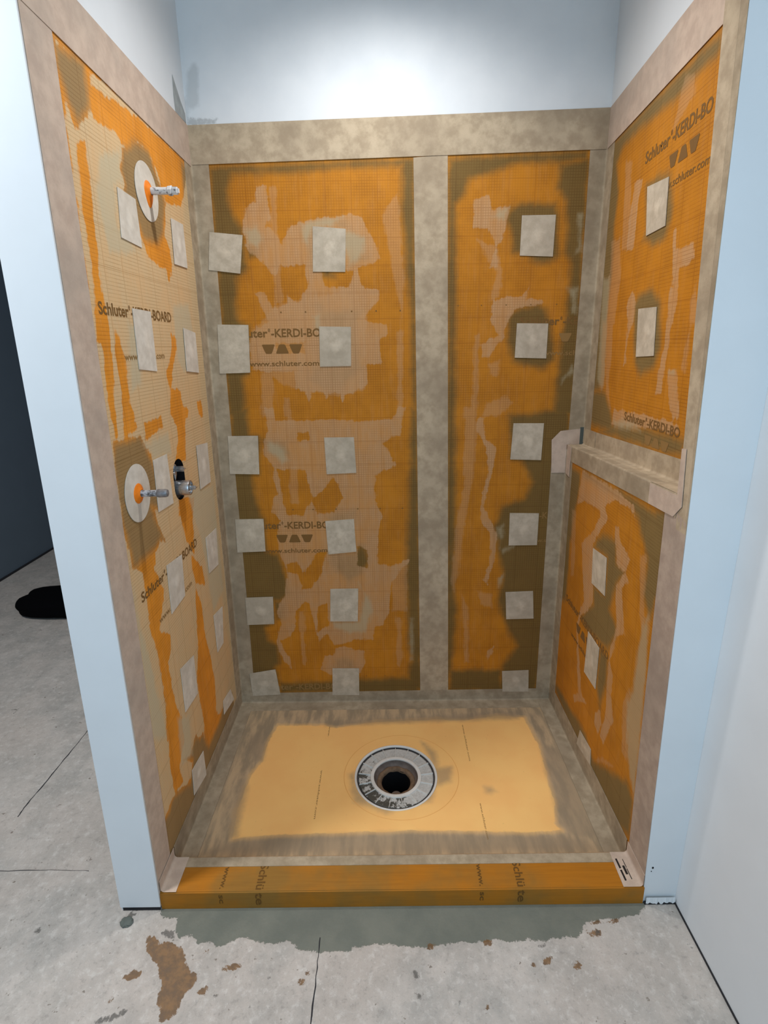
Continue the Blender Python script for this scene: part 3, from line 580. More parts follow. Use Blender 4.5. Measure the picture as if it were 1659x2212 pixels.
def stain_nodes(t):
    at = t.node('ShaderNodeAttribute', attribute_name='stain'); sep = t.node('ShaderNodeSeparateColor'); t.l.new(at.outputs['Color'], sep.inputs[0])
    return sep.outputs[0], sep.outputs[1], sep.outputs[2], at.outputs['Alpha']
def board_material(name, orange, olive, haze, grey, faint_k=.55, lines=True, haze_k=.85, ol_k=.9, vk=1.0, hmin=.62):
    t = NT(name, .72, .25)
    H, O, G, Wk = stain_nodes(t)
    n1 = t.noise(55, 5, .6); n2 = t.noise(9, 4, .6); n3 = t.noise(240, 3, .6)
    streak = t.noise(1, 4, .6, t.scaled(60, 60, 9))
    big = t.noise(16, 5, .65)
    jag = t.math('ADD', t.math('ADD', t.math('MULTIPLY', t.math('SUBTRACT', n1, .5), .26), t.math('MULTIPLY', t.math('SUBTRACT', streak, .5), .38)), t.math('MULTIPLY', t.math('SUBTRACT', big, .5), .55))
    soft = t.math('MULTIPLY', t.math('SUBTRACT', n2, .5), .5)
    h = t.ramp(t.math('ADD', H, jag), .45, .58); o = t.ramp(t.math('ADD', O, t.math('ADD', soft, t.math('MULTIPLY', jag, .5))), .18, .92)
    g = t.ramp(t.math('ADD', G, jag), .34, .82); w = t.ramp(t.math('ADD', Wk, jag), .38, .60)
    base = t.mix(t.ramp(n2, .3, .7), orange, tuple(c * .86 for c in orange[:3]) + (1,))
    base = t.mix(t.math('MULTIPLY', t.ramp(streak, .45, .75), .10), base, haze)
    c = t.mix(t.math('MULTIPLY', o, ol_k), base, olive)
    c = t.mix(t.math('MULTIPLY', w, faint_k * .7), c, haze)
    hz = t.math('MULTIPLY', h, t.ramp(t.math('ADD', n2, t.math('MULTIPLY', t.math('SUBTRACT', streak, .5), .8)), .25, .75, haze_k * hmin, haze_k))
    c = t.mix(hz, c, haze)
    c = t.mix(t.math('MULTIPLY', g, .62), c, grey)
    if lines:
        uv = t.node('ShaderNodeUVMap').outputs[0]; s = t.node('ShaderNodeSeparateXYZ'); t.l.new(uv, s.inputs[0])
        def ln(co, step, half):
            fr = t.math('FRACT', t.math('DIVIDE', co, step)); dd = t.math('ABSOLUTE', t.math('SUBTRACT', fr, .5))
            return t.ramp(dd, .5 - half * 1.6, .5 - half * .6)
        fine = t.math('MAXIMUM', t.math('MULTIPLY', ln(s.outputs[0], .01, .10), vk), ln(s.outputs[1], .01, .10))
        bold = t.math('MAXIMUM', ln(s.outputs[0], .1013, .012), ln(s.outputs[1], .1013, .012))
        fade = t.ramp(t.math('ADD', n2, t.math('MULTIPLY', n1, .3)), .45, .85, .15, .48)
        k = t.math('MAXIMUM', t.math('MULTIPLY', fine, fade), t.math('MULTIPLY', bold, .42))
        k = t.math('MULTIPLY', k, t.math('SUBTRACT', 1.0, t.math('MULTIPLY', g, .6)))
        dark = t.mix(1.0, c, (.50, .36, .20, 1), 'MULTIPLY')
        c = t.mix(k, c, dark)
    c = t.mix(t.ramp(n3, .62, .8, 0, .12), c, haze)
    t.color(c); t.bump(t.math('ADD', n3, t.math('MULTIPLY', h, .8)), .25, .0012)
    return t.m
ORANGE = srgb(196, 126, 28); OLIVE = srgb(110, 90, 48); HAZE = srgb(196, 154, 110); GREY = srgb(176, 164, 132)
M = {}
M['board'] = board_material('orange_board', ORANGE, OLIVE, HAZE, GREY)
M['board_left'] = board_material('orange_board_smeared_lit', srgb(232, 150, 46), srgb(142, 124, 88), srgb(216, 190, 148), srgb(192, 184, 156), haze_k=.92, ol_k=.85, vk=.25, hmin=.86)  # same board, more smeared; tones also lightened to paint in missing light
M['board_right'] = board_material('orange_board_right', ORANGE, srgb(124, 106, 66), HAZE, GREY, vk=.25)

def fleece(name, c1, c2, c3=None, scale=22, spot=False, streaks=0.0):
    t = NT(name, .85, .2); a = t.noise(scale, 5, .62); b = t.noise(4.5, 3, .5); n = t.noise(320, 2, .6)
    c = t.mix(t.ramp(a, .32, .68), c1, c2)
    c = t.mix(t.math('MULTIPLY', t.ramp(b, .4, .72), .55), c, c3 or c2)
    if spot:
        uv = t.node('ShaderNodeUVMap').outputs[0]; d = t.node('ShaderNodeVectorMath', operation='DISTANCE'); t.l.new(uv, d.inputs[0]); d.inputs[1].default_value = (.52, .5, 0)
        k = t.ramp(t.math('ADD', d.outputs['Value'], t.math('MULTIPLY', t.math('SUBTRACT', a, .5), .3)), .02, .26, .32, 0)
        c = t.mix(k, c, tuple(min(1, q * 1.35) for q in c1[:3]) + (1,))
    c = t.mix(t.ramp(n, .58, .75, 0, .25), c, tuple(q * .8 for q in c2[:3]) + (1,))
    t.color(c); t.bump(t.math('ADD', n, t.math('MULTIPLY', a, .6)), .3, .001); return t.m
M['tape'] = fleece('beige_tape', srgb(194, 175, 147), srgb(168, 149, 123), srgb(146, 129, 107))
M['tape_grey'] = fleece('grey_beige_tape', srgb(182, 164, 138), srgb(156, 139, 114), srgb(136, 120, 98))
M['tape_pink'] = fleece('pinkish_tape', srgb(206, 184, 164), srgb(188, 166, 148), srgb(172, 158, 144))
M['patch'] = fleece('pale_patch', srgb(204, 190, 168), srgb(184, 170, 148), srgb(166, 153, 133), spot=True, scale=30)
M['patch_light'] = fleece('light_patch', srgb(224, 216, 202), srgb(208, 199, 184), srgb(194, 184, 168), spot=True, scale=30)
M['print'] = plain('brown_print', srgb(122, 88, 44), .8)
M['print_faint'] = plain('faint_brown_print', srgb(146, 112, 64), .8)
M['black_print'] = plain('black_print', srgb(40, 34, 30), .8)

def drywall():
    t = NT('white_drywall', .6, .3); n = t.noise(5, 4); f = t.noise(380, 2)
    H, O, G, Wk = stain_nodes(t)
    c = t.mix(t.ramp(n, .3, .7), srgb(226, 228, 228), srgb(218, 221, 222))
    c = t.mix(t.ramp(t.math('ADD', Wk, t.math('MULTIPLY', t.math('SUBTRACT', t.noise(40), .5), .3)), .45, .75, 0, .35), c, srgb(150, 152, 150))
    c = t.mix(t.ramp(t.math('ADD', O, t.math('MULTIPLY', t.math('SUBTRACT', t.noise(90), .5), .5)), .48, .7, 0, .5), c, srgb(130, 132, 128))
    t.color(c); t.bump(f, .12, .001); return t.m
M['drywall'] = drywall()
M['paint'] = plain('white_paint', srgb(222, 225, 226), .55, var=.02, scale=6)
M['far_wall'] = plain('slate_paint', srgb(98, 108, 116), .7, var=.03, scale=5)
def floor_material():
    t = NT('skimmed_subfloor', .8, .25); H, O, G, Wk = stain_nodes(t)
    a = t.noise(7, 6, .65); b = t.noise(38, 6, .7); d = t.noise(150, 4, .7); e = t.noise(2.2, 3)
    c = t.mix(t.ramp(a, .3, .7), srgb(196, 186, 176), srgb(166, 160, 152))
    c = t.mix(t.ramp(e, .4, .7, 0, .5), c, srgb(186, 172, 160))
    c = t.mix(t.ramp(b, .50, .70, 0, .5), c, srgb(216, 209, 200))
    c = t.mix(t.ramp(b, .28, .46, .5, 0), c, srgb(134, 127, 120))
    g2 = t.noise(85, 5, .75, None, .6); c = t.mix(t.ramp(g2, .56, .66, 0, .45), c, srgb(150, 142, 134)); c = t.mix(t.ramp(g2, .32, .42, .4, 0), c, srgb(222, 216, 208))
    c = t.mix(t.ramp(d, .62, .72, 0, .5), c, srgb(128, 120, 110))
    sp = t.noise(26, 3, .8); c = t.mix(t.ramp(sp, .66, .71, 0, .7), c, srgb(105, 92, 78))
    jag = t.math('ADD', t.math('MULTIPLY', t.math('SUBTRACT', b, .5), .5), t.math('MULTIPLY', t.math('SUBTRACT', t.noise(18, 4, .6), .5), .55)); jag2 = t.math('MULTIPLY', t.math('SUBTRACT', d, .5), .3)
    o = t.ramp(t.math('ADD', O, t.math('ADD', jag, jag2)), .49, .54)
    gr = t.mix(t.ramp(a, .3, .7), srgb(122, 122, 110), srgb(108, 110, 100))
    c = t.mix(o, c, gr)
    h = t.ramp(t.math('ADD', H, t.math('ADD', jag, jag2)), .49, .55); c = t.mix(t.math('MULTIPLY', h, .9), c, t.mix(t.ramp(b, .35, .65), srgb(136, 100, 62), srgb(104, 78, 52)))
    w = t.ramp(t.math('ADD', Wk, t.math('ADD', jag, jag2)), .48, .58); c = t.mix(t.math('MULTIPLY', w, .8), c, srgb(88, 84, 78))
    t.color(c); t.bump(t.math('ADD', t.math('MULTIPLY', b, 1.0), t.math('ADD', t.math('MULTIPLY', d, .4), t.math('MULTIPLY', o, -.5))), .45, .003); return t.m
M['floor'] = floor_material()
def tray_material():
    t = NT('tray_membrane', .75, .25); H, O, G, Wk = stain_nodes(t)
    a = t.noise(12, 5, .6); b = t.noise(60, 5, .65); s1 = t.noise(1, 4, .6, t.scaled(30, 7, 10)); d = t.noise(6, 3)
    orange = t.mix(t.ramp(d, .3, .7), srgb(255, 202, 124), srgb(252, 194, 118))
    grey = t.mix(t.ramp(s1, .35, .65), srgb(196, 168, 132), srgb(156, 138, 112))
    jag = t.math('ADD', t.math('MULTIPLY', t.math('SUBTRACT', a, .5), .45), t.math('MULTIPLY', t.math('SUBTRACT', b, .5), .2))
    h = t.ramp(t.math('ADD', H, jag), .44, .56); half = t.mix(.45, grey, orange); c = t.mix(t.ramp(t.math('ADD', H, jag), .12, .46), grey, half); c = t.mix(h, c, orange)
    o = t.ramp(t.math('ADD', O, jag), .22, .88); c = t.mix(t.math('MULTIPLY', o, .62), c, srgb(150, 132, 108))
    c = t.mix(t.ramp(b, .66, .74, 0, .3), c, srgb(160, 120, 76))
    t.color(c); t.bump(b, .2, .001); return t.m
M['tray'] = tray_material()
def curb_material():
    t = NT('curb_board', .7, .25); n2 = t.noise(5, 4); f = t.noise(1, 3, .6, t.scaled(6, 150, 150))
    c = t.mix(t.ramp(n2, .35, .65), srgb(176, 110, 24), srgb(144, 104, 44)); c = t.mix(t.ramp(f, .4, .7, 0, .16), c, srgb(112, 64, 12))
    t.color(c); t.bump(f, .15, .001); return t.m
M['curb'] = curb_material()
M['black'] = plain('black_shade_and_specks', (.004, .004, .005, 1), .9)  # near-black: unlit cavity shade put into colour; also drain pipe and specks
M['black_cloth'] = plain('black_cloth', (.0025, .0025, .003, 1), .98, spec=.05)
M['dark_line'] = plain('dark_joint', srgb(44, 42, 44), .9)
M['steel'] = plain('galvanised_steel', srgb(150, 150, 152), .45, .6, var=.35, scale=90)
M['chrome'] = plain('dull_chrome', srgb(190, 190, 190), .3, .85, var=.2, scale=120)
def splash():
    t = NT('plaster_caked_steel', .6, .4); n = t.noise(70, 4, .7); k = t.ramp(n, .55, .64)
    c = t.mix(k, srgb(215, 213, 210), srgb(92, 84, 82)); t.color(c); t.bump(n, .6, .002); return t.m
M['splash'] = splash()
def caked():
    t = NT('grimy_pipe', .55, .4); n = t.noise(60, 4, .7); k = t.ramp(n, .42, .6)
    c = t.mix(k, srgb(196, 198, 202), srgb(96, 92, 90)); t.b.inputs['Metallic'].default_value = .25; t.color(c); t.bump(n, .5, .0015); return t.m
M['grimy'] = caked()
M['rubber'] = plain('orange_rubber', srgb(236, 128, 30), .5, var=.12, scale=60)
def drain_plastic():
    t = NT('mortar_smeared_plastic', .5, .4); n = t.noise(26, 4, .7); n2 = t.noise(120, 3, .7)
    sx = t.node('ShaderNodeSeparateXYZ'); t.put(sx.inputs[0], t.pos())
    side = t.ramp(t.math('ADD', sx.outputs[1], sx.outputs[0]), 1.0, 1.35, .35, -.12, False)
    k = t.ramp(t.math('ADD', t.math('ADD', n, t.math('MULTIPLY', n2, .35)), side), .80, .88)
    c = t.mix(t.ramp(n2, .4, .6, 0, .35), srgb(198, 196, 190), srgb(150, 147, 140)); c = t.mix(k, c, srgb(78, 76, 68)); t.color(c); t.bump(n2, .4, .001); return t.m
M['drain'] = drain_plastic()
M['white_plastic'] = plain('white_plastic', srgb(222, 218, 210), .4, var=.05, scale=50)
M['groove'] = plain('grimy_groove', srgb(70, 66, 64), .7)
M['throat'] = plain('grey_throat', srgb(110, 98, 90), .6, var=.25, scale=40)
M['crust'] = plain('mortar_crust', srgb(122, 98, 76), .85, var=.3, scale=60)
M['glossdark'] = plain('dark_corner_sheet', srgb(84, 92, 88), .5)

# ------------------------------------------------------------------ the setting
CEIL = 3.16
TOPL, TOPR = 2.5236, 2.561
def top_back(x): return TOPL + (TOPR - TOPL) * x / 1.585
# floor (not under the shower)
us = np.concatenate([lin(-6, -2.6, .4)[:-1], lin(-2.6, -.9, .03)[:-1], lin(-.9, 1.62, .006)[:-1], lin(1.62, 1.9, .1)])
vs = np.concatenate([lin(-3.6, -.6, .2)[:-1], lin(-.6, .42, .007)[:-1], lin(.42, 2.4, .03)[:-1], lin(2.4, 5.5, .4)])
fl = newobj('floor', grid('F', us, vs, 0, 'F', keep=lambda u, v: ~((u > 0.006) & (u < 1.515) & (v > .006))), M['floor']); tag(fl, 'rough grey-beige skimmed subfloor with thinset smears and brown stains', kind='structure')
def crack(pts_, w=.0032):
    n = len(pts_); v = []; f = []
    P_ = [Vector((p[0], p[1], 0)) for p in pts_]
    Q_ = []
    for i in range(n - 1):
        for k in range(6):
            q = P_[i].lerp(P_[i+1], k/6); Q_.append(q)
    Q_.append(P_[-1])
    for i, q in enumerate(Q_):
        d = (Q_[min(i+1, len(Q_)-1)] - Q_[max(i-1, 0)]).normalized(); nrm = Vector((-d.y, d.x, 0)); ww = w * random.uniform(.35, 1.0)
        j = nrm * random.uniform(-.0015, .0015)
        v += [q + j + nrm*ww/2 + Vector((0,0,.0012)), q + j - nrm*ww/2 + Vector((0,0,.0012))]
    f = [(2*i, 2*i+1, 2*i+3, 2*i+2) for i in range(len(Q_)-1)]
    return newobj('joint_line', mesh_from(v, f), M['dark_line'], fl)
crack([(.5125,-.088),(.5121,-.166),(.5122,-.30),(.512,-.45)], .0042); crack([(-.690,.344),(-.693,.407),(-.686,.496),(-.681,.659),(-.677,.807),(-.67,1.2)], .005)
crack([(-1.2,.13),(-.61,.131),(-.40,.133),(-.30,.128)], .0022)

MB().box(-6, 1.9, -3.6, 5.5, CEIL, CEIL + .1).build('ceiling', M['paint'])
tag(bpy.data.objects['ceiling'], 'white ceiling above the frame', kind='structure')

# left wall: partition with a white painted end; opening for the valve
VY, VZ0, VZ1, VR = .527, 1.246, 1.292, .050       # capsule opening
b = MB(); xb = -.0125
yb = D + .12
b.box(-.126, xb, 0, VY - .056, 0, TOPL); b.box(-.126, xb, VY + .056, yb, 0, TOPL)
b.box(-.126, xb, VY - .056, VY + .056, 0, VZ0 - .056); b.box(-.126, xb, VY - .056, VY + .056, VZ1 + .056, TOPL)
b.box(-.126, -.115, VY - .056, VY + .056, VZ0 - .056, VZ1 + .056)
b.box(-.126, 0.0, 0.0, yb, TOPL, CEIL)
b.hexa([(-.126,-.0055,0.016),(0.0,-.0055,0.016),(0.0,.0,0.016),(-.126,.0,0.016),(-.126,-.0055,CEIL),(0.0,-.0055,CEIL),(0.0,.0,CEIL),(-.126,.0,CEIL)])
wl = b.build('wall_left', M['paint']); tag(wl, 'white painted partition end and upper drywall left of the shower', kind='structure')
MB().box(-.120, -.003, -.003, .0, 0.0, 0.016).build('gap', M['dark_line'], wl).name = 'base_gap'
newobj('grey_smudge', poly_plate('L', [(.862, TOPL + .003), (.965, TOPL + .004), (.962, TOPL + .035), (.925, TOPL + .062), (.865, TOPL + .118), (.858, TOPL + .05)], .0004, .0006), plain('grey_smear', srgb(158, 162, 160), .7, var=.15), wl)
# back wall
b = MB(); b.box(-.126, 1.75, D + .0128, D + .12, 0, 2.50); 
wb = b.build('wall_back', M['paint']); tag(wb, 'drywall at the back of the shower, white above the membrane', kind='structure')
me = grid('B', lin(-.01, 1.60, .008), lin(2.50, CEIL, .008), -.0005, 'WB', thick=.115); tag(newobj('wall_back_upper', me, M['drywall']), 'white drywall at the back above the taped membrane', kind='structure')
# right wall: room side wall, jamb, body behind the boards
b = MB(); b.box(1.622, 1.75, -3.6, D + .12, 0, CEIL); wr = b.build('wall_right', M['paint']); tag(wr, 'white painted side wall right of the shower opening', kind='structure')
b = MB()
def hx(x0f, x1, y0, y1, z0, z1):
    b.hexa([(x0f(y0,z0),y0,z0),(x1,y0,z0),(x1,y1,z0),(x0f(y1,z0),y1,z0),(x0f(y0,z1),y0,z1),(x1,y0,z1),(x1,y1,z1),(x0f(y1,z1),y1,z1)])
hx(lambda y,z: XL(y,z)+.0130, 1.6218, .05, D, 0, 1.26)
hx(lambda y,z: XU(y,z)+.0130, 1.6218, .05, D, 1.262, 2.555)
tag(b.build('wall_right_core', M['paint']), 'wall core behind the right boards', kind='structure'); b = MB()
hx(lambda y,z: XU(y,z), 1.6218, .03, D + .01, TOPR, CEIL)
tag(b.build('wall_right_upper', M['paint']), 'white drywall above the tape on the right', kind='structure'); b = MB()
def jamb(z0, z1, yr0, yr1):
    b.hexa([(XL(YF(z0),z0),YF(z0),z0),(1.6218,YF(z0),z0),(1.6218,yr0,z0),(XL(yr0,z0),yr0,z0),(XL(YF(z1),z1),YF(z1),z1),(1.6218,YF(z1),z1),(1.6218,yr1,z1),(XL(yr1,z1),yr1,z1)])
jamb(0.0, 1.30, .02, .02); jamb(1.30, CEIL, YC(1.3), YC(CEIL))
tag(b.build('trim_1', M['paint']), 'white painted jamb right of the shower opening', kind='structure')
# ragged plaster foot of the jamb and dark joint along the floor
b = MB(); b.box(1.523, 1.6205, -.0035, .004, 0.0, .006); b.build('base_gap', M['dark_line'], wr)
b = MB(); b.box(1.6185, 1.6225, -2.4, -.004, 0.0, .005); b.build('base_gap', M['dark_line'], wr)
v = []; n = 16
for i in range(n + 1):
    x = 1.526 + (1.616 - 1.526) * i / n; v += [(x, -.0045, .030), (x, -.0045 - random.uniform(0, .003), .007 + random.uniform(-.003, .006))]
o = newobj('plaster_lip', mesh_from(v, [(2*i, 2*i+1, 2*i+3, 2*i+2) for i in range(n)]), M['paint'], wr)
for (x, z, r) in ((1.536, .142, .0032), (1.533, .128, .0016)):
    v, f = lathe([(r, 0), (r*.8, .0006), (0.0001, .0008)], (0, 0, 0), 'z', 12)
    v = [(x + a, YF(z) - .0004 - c, z + bb * 1.3) for a, bb, c in v]; newobj('black_speck', mesh_from(v, f), M['black'], wr)
# far room
b = MB(); b.box(-2.5, -2.27, 1.2, 6, 0.0, CEIL); fw = b.build('wall_far_left', M['far_wall']); tag(fw, 'dark slate wall in the next room, seen past the partition', kind='structure')
MB().box(-2.27, -2.255, 1.2, 5.4, 0, .012).build('base_gap', M['dark_line'], fw)
b = MB(); b.box(-2.5, 1.75, 5.4, 5.5, 0, CEIL); tag(b.build('wall_far_back', M['far_wall']), 'unlit end wall of the next room', kind='structure')

# ------------------------------------------------------------------ backer boards
def capsule_d(y, z):
    zc = np.clip(z, VZ0, VZ1); return np.hypot(y - VY, z - zc) - VR
def snap_valve(u, v, q):
    d = capsule_d(u, v); near = (d > -.004) & (d < .0032)
    zc = np.clip(v, VZ0, VZ1); dy, dz = u - VY, v - zc; L = np.hypot(dy, dz) + 1e-9
    return np.where(near, VY + dy / L * VR, u), np.where(near, zc + dz / L * VR, v)
def board(name, surf, us, vs, mat, label, key, **kw):
    o = newobj(name, grid(surf, us, vs, 0, key, thick=.0122, **kw), mat); return tag(o, label, 'board')
bl = board('backer_board', 'L', lin(.0005, D - .0005, .005), lin(.016, TOPL - .002, .005), M['board_left'],
  'orange gridded backer board of the left wall, around the pipes and valve', 'L', keep=lambda u, v: capsule_d(u, v) > -.0005, snap=snap_valve)
bb1 = board('backer_board', 'B', lin(.0005, .928, .005), lin(.016, 2.515, .005), M['board'], 'wide orange gridded backer board on the back wall, left of the central tape', 'B')
bb2 = board('backer_board', 'B', lin(.930, 1.585, .005), lin(.016, 2.535, .005), M['board'], 'narrow orange gridded backer board on the back wall, right of the central tape', 'B')
bru = board('backer_board', 'RU', lin(.045, D - .0005, .005), lin(1.335, 2.558, .005), M['board_right'], 'recessed orange backer board on the right wall above the ledge', 'RU')
brl = board('backer_board', 'RL', lin(.006, D - .0005, .005), lin(.016, 1.285, .005), M['board_right'], 'orange backer board on the right wall below the ledge', 'RL')

# printing
FULL = 'Schluter\u00ae-KERDI-BOARD'; WEB = 'www.schluter.com'
def pr(me, parent, mat='print', name='printed_lettering'): return newobj(name, me, M[mat], parent)
def full(surf, u, v, w, cap, parent, direction=1, mat='print', tail='-KERDI-BOARD', tail_w=.620, b=.022):
    pr(text_mesh('Schluter', surf, u, v, w * .345, cap, direction, bold=b), parent, mat)
    pr(text_mesh('\u00ae', surf, u + direction * w * .350, v + cap * .62, w * .020, cap * .42, direction, bold=.01), parent, mat)
    pr(text_mesh(tail, surf, u + direction * w * .376, v, w * tail_w, cap, direction, bold=b), parent, mat)
full('L', .142, 1.803, .472, .031, bl); pr(text_mesh(WEB, 'L', .246, 1.684, .273, .020), bl, 'print_faint')
full('L', .149, .986, .470, .031, bl); pr(text_mesh(WEB, 'L', .241, .865, .286, .020), bl, 'print_faint')
for (x, z, n) in ((.088, 1.7565, 0), (.090, .923, 1), (.096, .086, 2)):
    full('B', x, z, .468, .032, bb1, 1, 'print_faint' if n == 2 else 'print')
    if n < 2:
        pr(trapezoids('B', .221 + .004*n, z - .0665, .170, .037), bb1, 'print', 'printed_emblem')
        pr(text_mesh(WEB, 'B', .166, z - .1165, .290, .021), bb1, 'print')
# the small crosses of the grid row
def ticks(surf, us_, v, parent, s=.0028):
    for u in us_:
        b = [SURF[surf](u-s, v-s, .0006), SURF[surf](u+s, v-s, .0006), SURF[surf](u+s, v+s, .0006), SURF[surf](u-s, v+s, .0006)]
        newobj('printed_tick', mesh_from(b, [(0, 1, 2, 3)]), M['print'], parent)
ticks('B', [.31, .41, .5975, .697, .795], 1.853, bb1); ticks('B', [.31, .40, .503, .60, .70, .80], 1.012, bb1); ticks('B', [.62, .71], .158, bb1, .002)
ticks('B', [1.03, 1.125, 1.225, 1.325, 1.43], 1.869, bb2, .0022)
full('B', 1.283, 1.7895, .472, .030, bb2, 1, 'print', '-KE', .135); pr(trapezoids('B', 1.4455, 1.722, .170, .034, count=1), bb2, 'print_faint', 'printed_emblem')
pr(text_mesh('www.sch', 'B', 1.386, 1.668, .140, .020), bb2, 'print_faint')
pr(text_mesh('-K', 'B', 1.415, .955, .036, .030), bb2, 'print_faint'); pr(text_mesh('w.s', 'B', 1.412, .842, .040, .018), bb2, 'print_faint')
full('RU', .589, 2.257, .490, .033, bru, -1, 'print', '-KERDI-BO', .430); pr(trapezoids('RU', .416, 2.190, .172, .036, -1), bru, 'print', 'printed_emblem')
pr(text_mesh('www.schluter.com', 'RU', .470, 2.138, .292, .022, -1), bru, 'print')
full('RU', .573, 1.4525, .480, .028, bru, -1, 'print', '-KERDI-BO', .430); pr(trapezoids('RU', .405, 1.398, .165, .030, -1), bru, 'print_faint', 'printed_emblem')
full('RL', .845, .618, .468, .030, brl, -1); pr(trapezoids('RL', .705, .553, .165, .036, -1), brl, 'print', 'printed_emblem'); pr(text_mesh(WEB, 'RL', .752, .499, .29, .020, -1), brl, 'print')

# ------------------------------------------------------------------ tray with its drain
DCX, DCY, DR = .7520, .5115, .166
def drain_snap(u, v, q):
    d = np.hypot(u - DCX, v - DCY) - DR; near = (d > -.006) & (d < .0045)
    L = np.hypot(u - DCX, v - DCY) + 1e-9
    return np.where(near, DCX + (u - DCX) / L * DR, u), np.where(near, DCY + (v - DCY) / L * DR, v)
tr = newobj('shower_tray', grid('T', lin(.0005, W - .0005, .0065), lin(.121, D - .0005, .0065), 0, 'T', thick=.02, keep=lambda u, v: np.hypot(u - DCX, v - DCY) > DR - .001, snap=drain_snap), M['tray'])
tag(tr, 'bright orange sloped shower tray with smeared grey thinset border', 'shower tray')
# raised circle around the drain, tiny lettering on the tray
v = []; n = 96
for k in range(n):
    a = 2*math.pi*k/n
    for (r, h) in ((.2335, .0), (.2348, .0013), (.2362, .0)):
        x, y = .774 + r*math.cos(a), .520 + r*.93*math.sin(a); v.append((x, y, tray_z(x, y) + h + .0002))
f = [(3*k+j, 3*k+j+1, 3*((k+1)%n)+j+1, 3*((k+1)%n)+j) for k in range(n) for j in (0, 1)]
newobj('flange_outline', mesh_from(v, f, True), plain('tray_ridge', srgb(240, 178, 102), .7), tr)
for (x, y, L) in ((1.064, .80, .215), (.441, .545, .235), (.449, .80, .065), (1.070, .372, .155)):
    pr(text_mesh(WEB if L > .1 else 'www.', 'T', x, y, L, .0075, vertical=True, bold=0), tr, 'print_faint', 'tiny_lettering')

t = bpy.data.objects.new('floor_drain', None); COL.objects.link(t); t.location = (0, 0, 0)
tag(t, 'round grey-white floor drain body with radial ribs in the tray', 'drain')
zc = tray_z(DCX, DCY) 
c0 = (DCX, DCY, zc + .002)
lathe_obj('rim', [(.1625, -.006), (.1690, -.001), (.1692, .0035), (.1665, .0048), (.1625, .0040), (.1600, .001), (.1595, -.006)], c0, M['white_plastic'], t, n=96)
lathe_obj('groove', [(.1597, -.0015), (.1585, -.0055), (.1535, -.0058), (.1525, -.0030)], c0, M['groove'], t, n=96)
dish = lathe_obj('ribbed_flange', [(.1530, -.0040), (.1500, -.0018), (.1250, -.0030), (.1060, -.0042), (.1045, -.0042)], c0, M['drain'], t, n=96)
for k in range(17):
    a = 2*math.pi*(k + .22)/17; d = Vector((math.cos(a), math.sin(a), 0)); nrm = Vector((-d.y, d.x, 0)); c = Vector(c0); w = .0013
    p = []
    for (r, z) in ((.104, -.0044), (.1535, -.0025)):
        for s in (-1, 1): p.append(c + d*r + nrm*w*s + Vector((0, 0, z)))
    for (r, z) in ((.104, .0006), (.1535, .0030)):
        for s in (-1, 1): p.append(c + d*r + nrm*w*s*.6 + Vector((0, 0, z)))
    q = [p[0], p[1], p[3], p[2], p[4], p[5], p[7], p[6]]
    MB().hexa(q).build('rib', M['white_plastic'], t)
lathe_obj('inner_collar', [(.1050, -.0050), (.1035, .0008), (.0960, .0018), (.0905, .0002), (.0895, -.008)], c0, M['white_plastic'], t, n=72)
lathe_obj('throat', [(.0900, -.004), (.0880, -.016), (.0800, -.0260), (.0700, -.0300)], c0, M['throat'], t, n=72)
v, f = lathe([(.0790, -.0265), (.0755, -.0225), (.0680, -.0215), (.0610, -.0260), (.0590, -.0340)], c0, 'z', 72)
v = [(x, y, z + .0030 * math.sin(7*math.atan2(y-DCY, x-DCX)) * math.sin(3.3*math.atan2(y-DCY, x-DCX)+1)) for x, y, z in v]
newobj('mortar_ring', mesh_from(v, f, True), M['crust'], t)
lathe_obj('pipe', [(.0600, -.030), (.0585, -.16), (.0001, -.165)], c0, M['black'], t, n=48)
v, f = lathe([(.0001, .0), (.018, -.001), (.021, -.004), (.021, -.012)], (DCX, DCY - .062, zc - .0275), 'z', 24); newobj('pipe_lip', mesh_from(v, f, True), M['throat'], t)

# ------------------------------------------------------------------ curb
M['curb_print'] = plain('curb_print', srgb(104, 70, 24), .8)
b = MB(); CB = .118
me = mesh_from(*(lambda B_: (B_.v, B_.f))(MB().box(.001, W - .001, 0.0, CB, .0005, .066)))
bm = bmesh.new(); bm.from_mesh(me)
bmesh.ops.bevel(bm, geom=[e for e in bm.edges if all(abs(v.co.y) < 1e-4 and abs(v.co.z - .066) < 1e-4 for v in e.verts)], offset=.003, segments=3, affect='EDGES'); bm.to_mesh(me); bm.free()
curb = newobj('shower_curb', me, M['curb']); tag(curb, 'long orange foam curb across the front of the shower', 'curb')
for x in (.300, 1.124):
    pr(text_mesh('Schl\u00fc', 'CT', x, .090, .083, .026, vertical=True, bold=.012, off=.0008), curb, 'curb_print', 'curb_lettering')
    pr(text_mesh('te', 'CF', x, .0615, .048, .026, vertical=True, bold=.012, off=.0008), curb, 'curb_print', 'curb_lettering')
for x in (.185, 1.005):
    pr(text_mesh('www.', 'CT', x, .082, .072, .017, vertical=True, bold=.012, off=.0008), curb, 'curb_print', 'curb_lettering')
    pr(text_mesh('sc', 'CF', x, .055, .034, .017, vertical=True, bold=.012, off=.0008), curb, 'curb_print', 'curb_lettering')

# ------------------------------------------------------------------ tapes
M['tape_rose'] = fleece('rose_grey_tape', srgb(186, 166, 148), srgb(168, 148, 132), srgb(152, 136, 122))
def plain_tape(surf, quad, label, mat='tape', off=.0004, th=.0012, nu=4, nv=24, group=None):
    o = newobj('seam_tape', plate(surf, quad, off, th, nu, nv), M[mat]); return tag(o, label, 'tape', group)
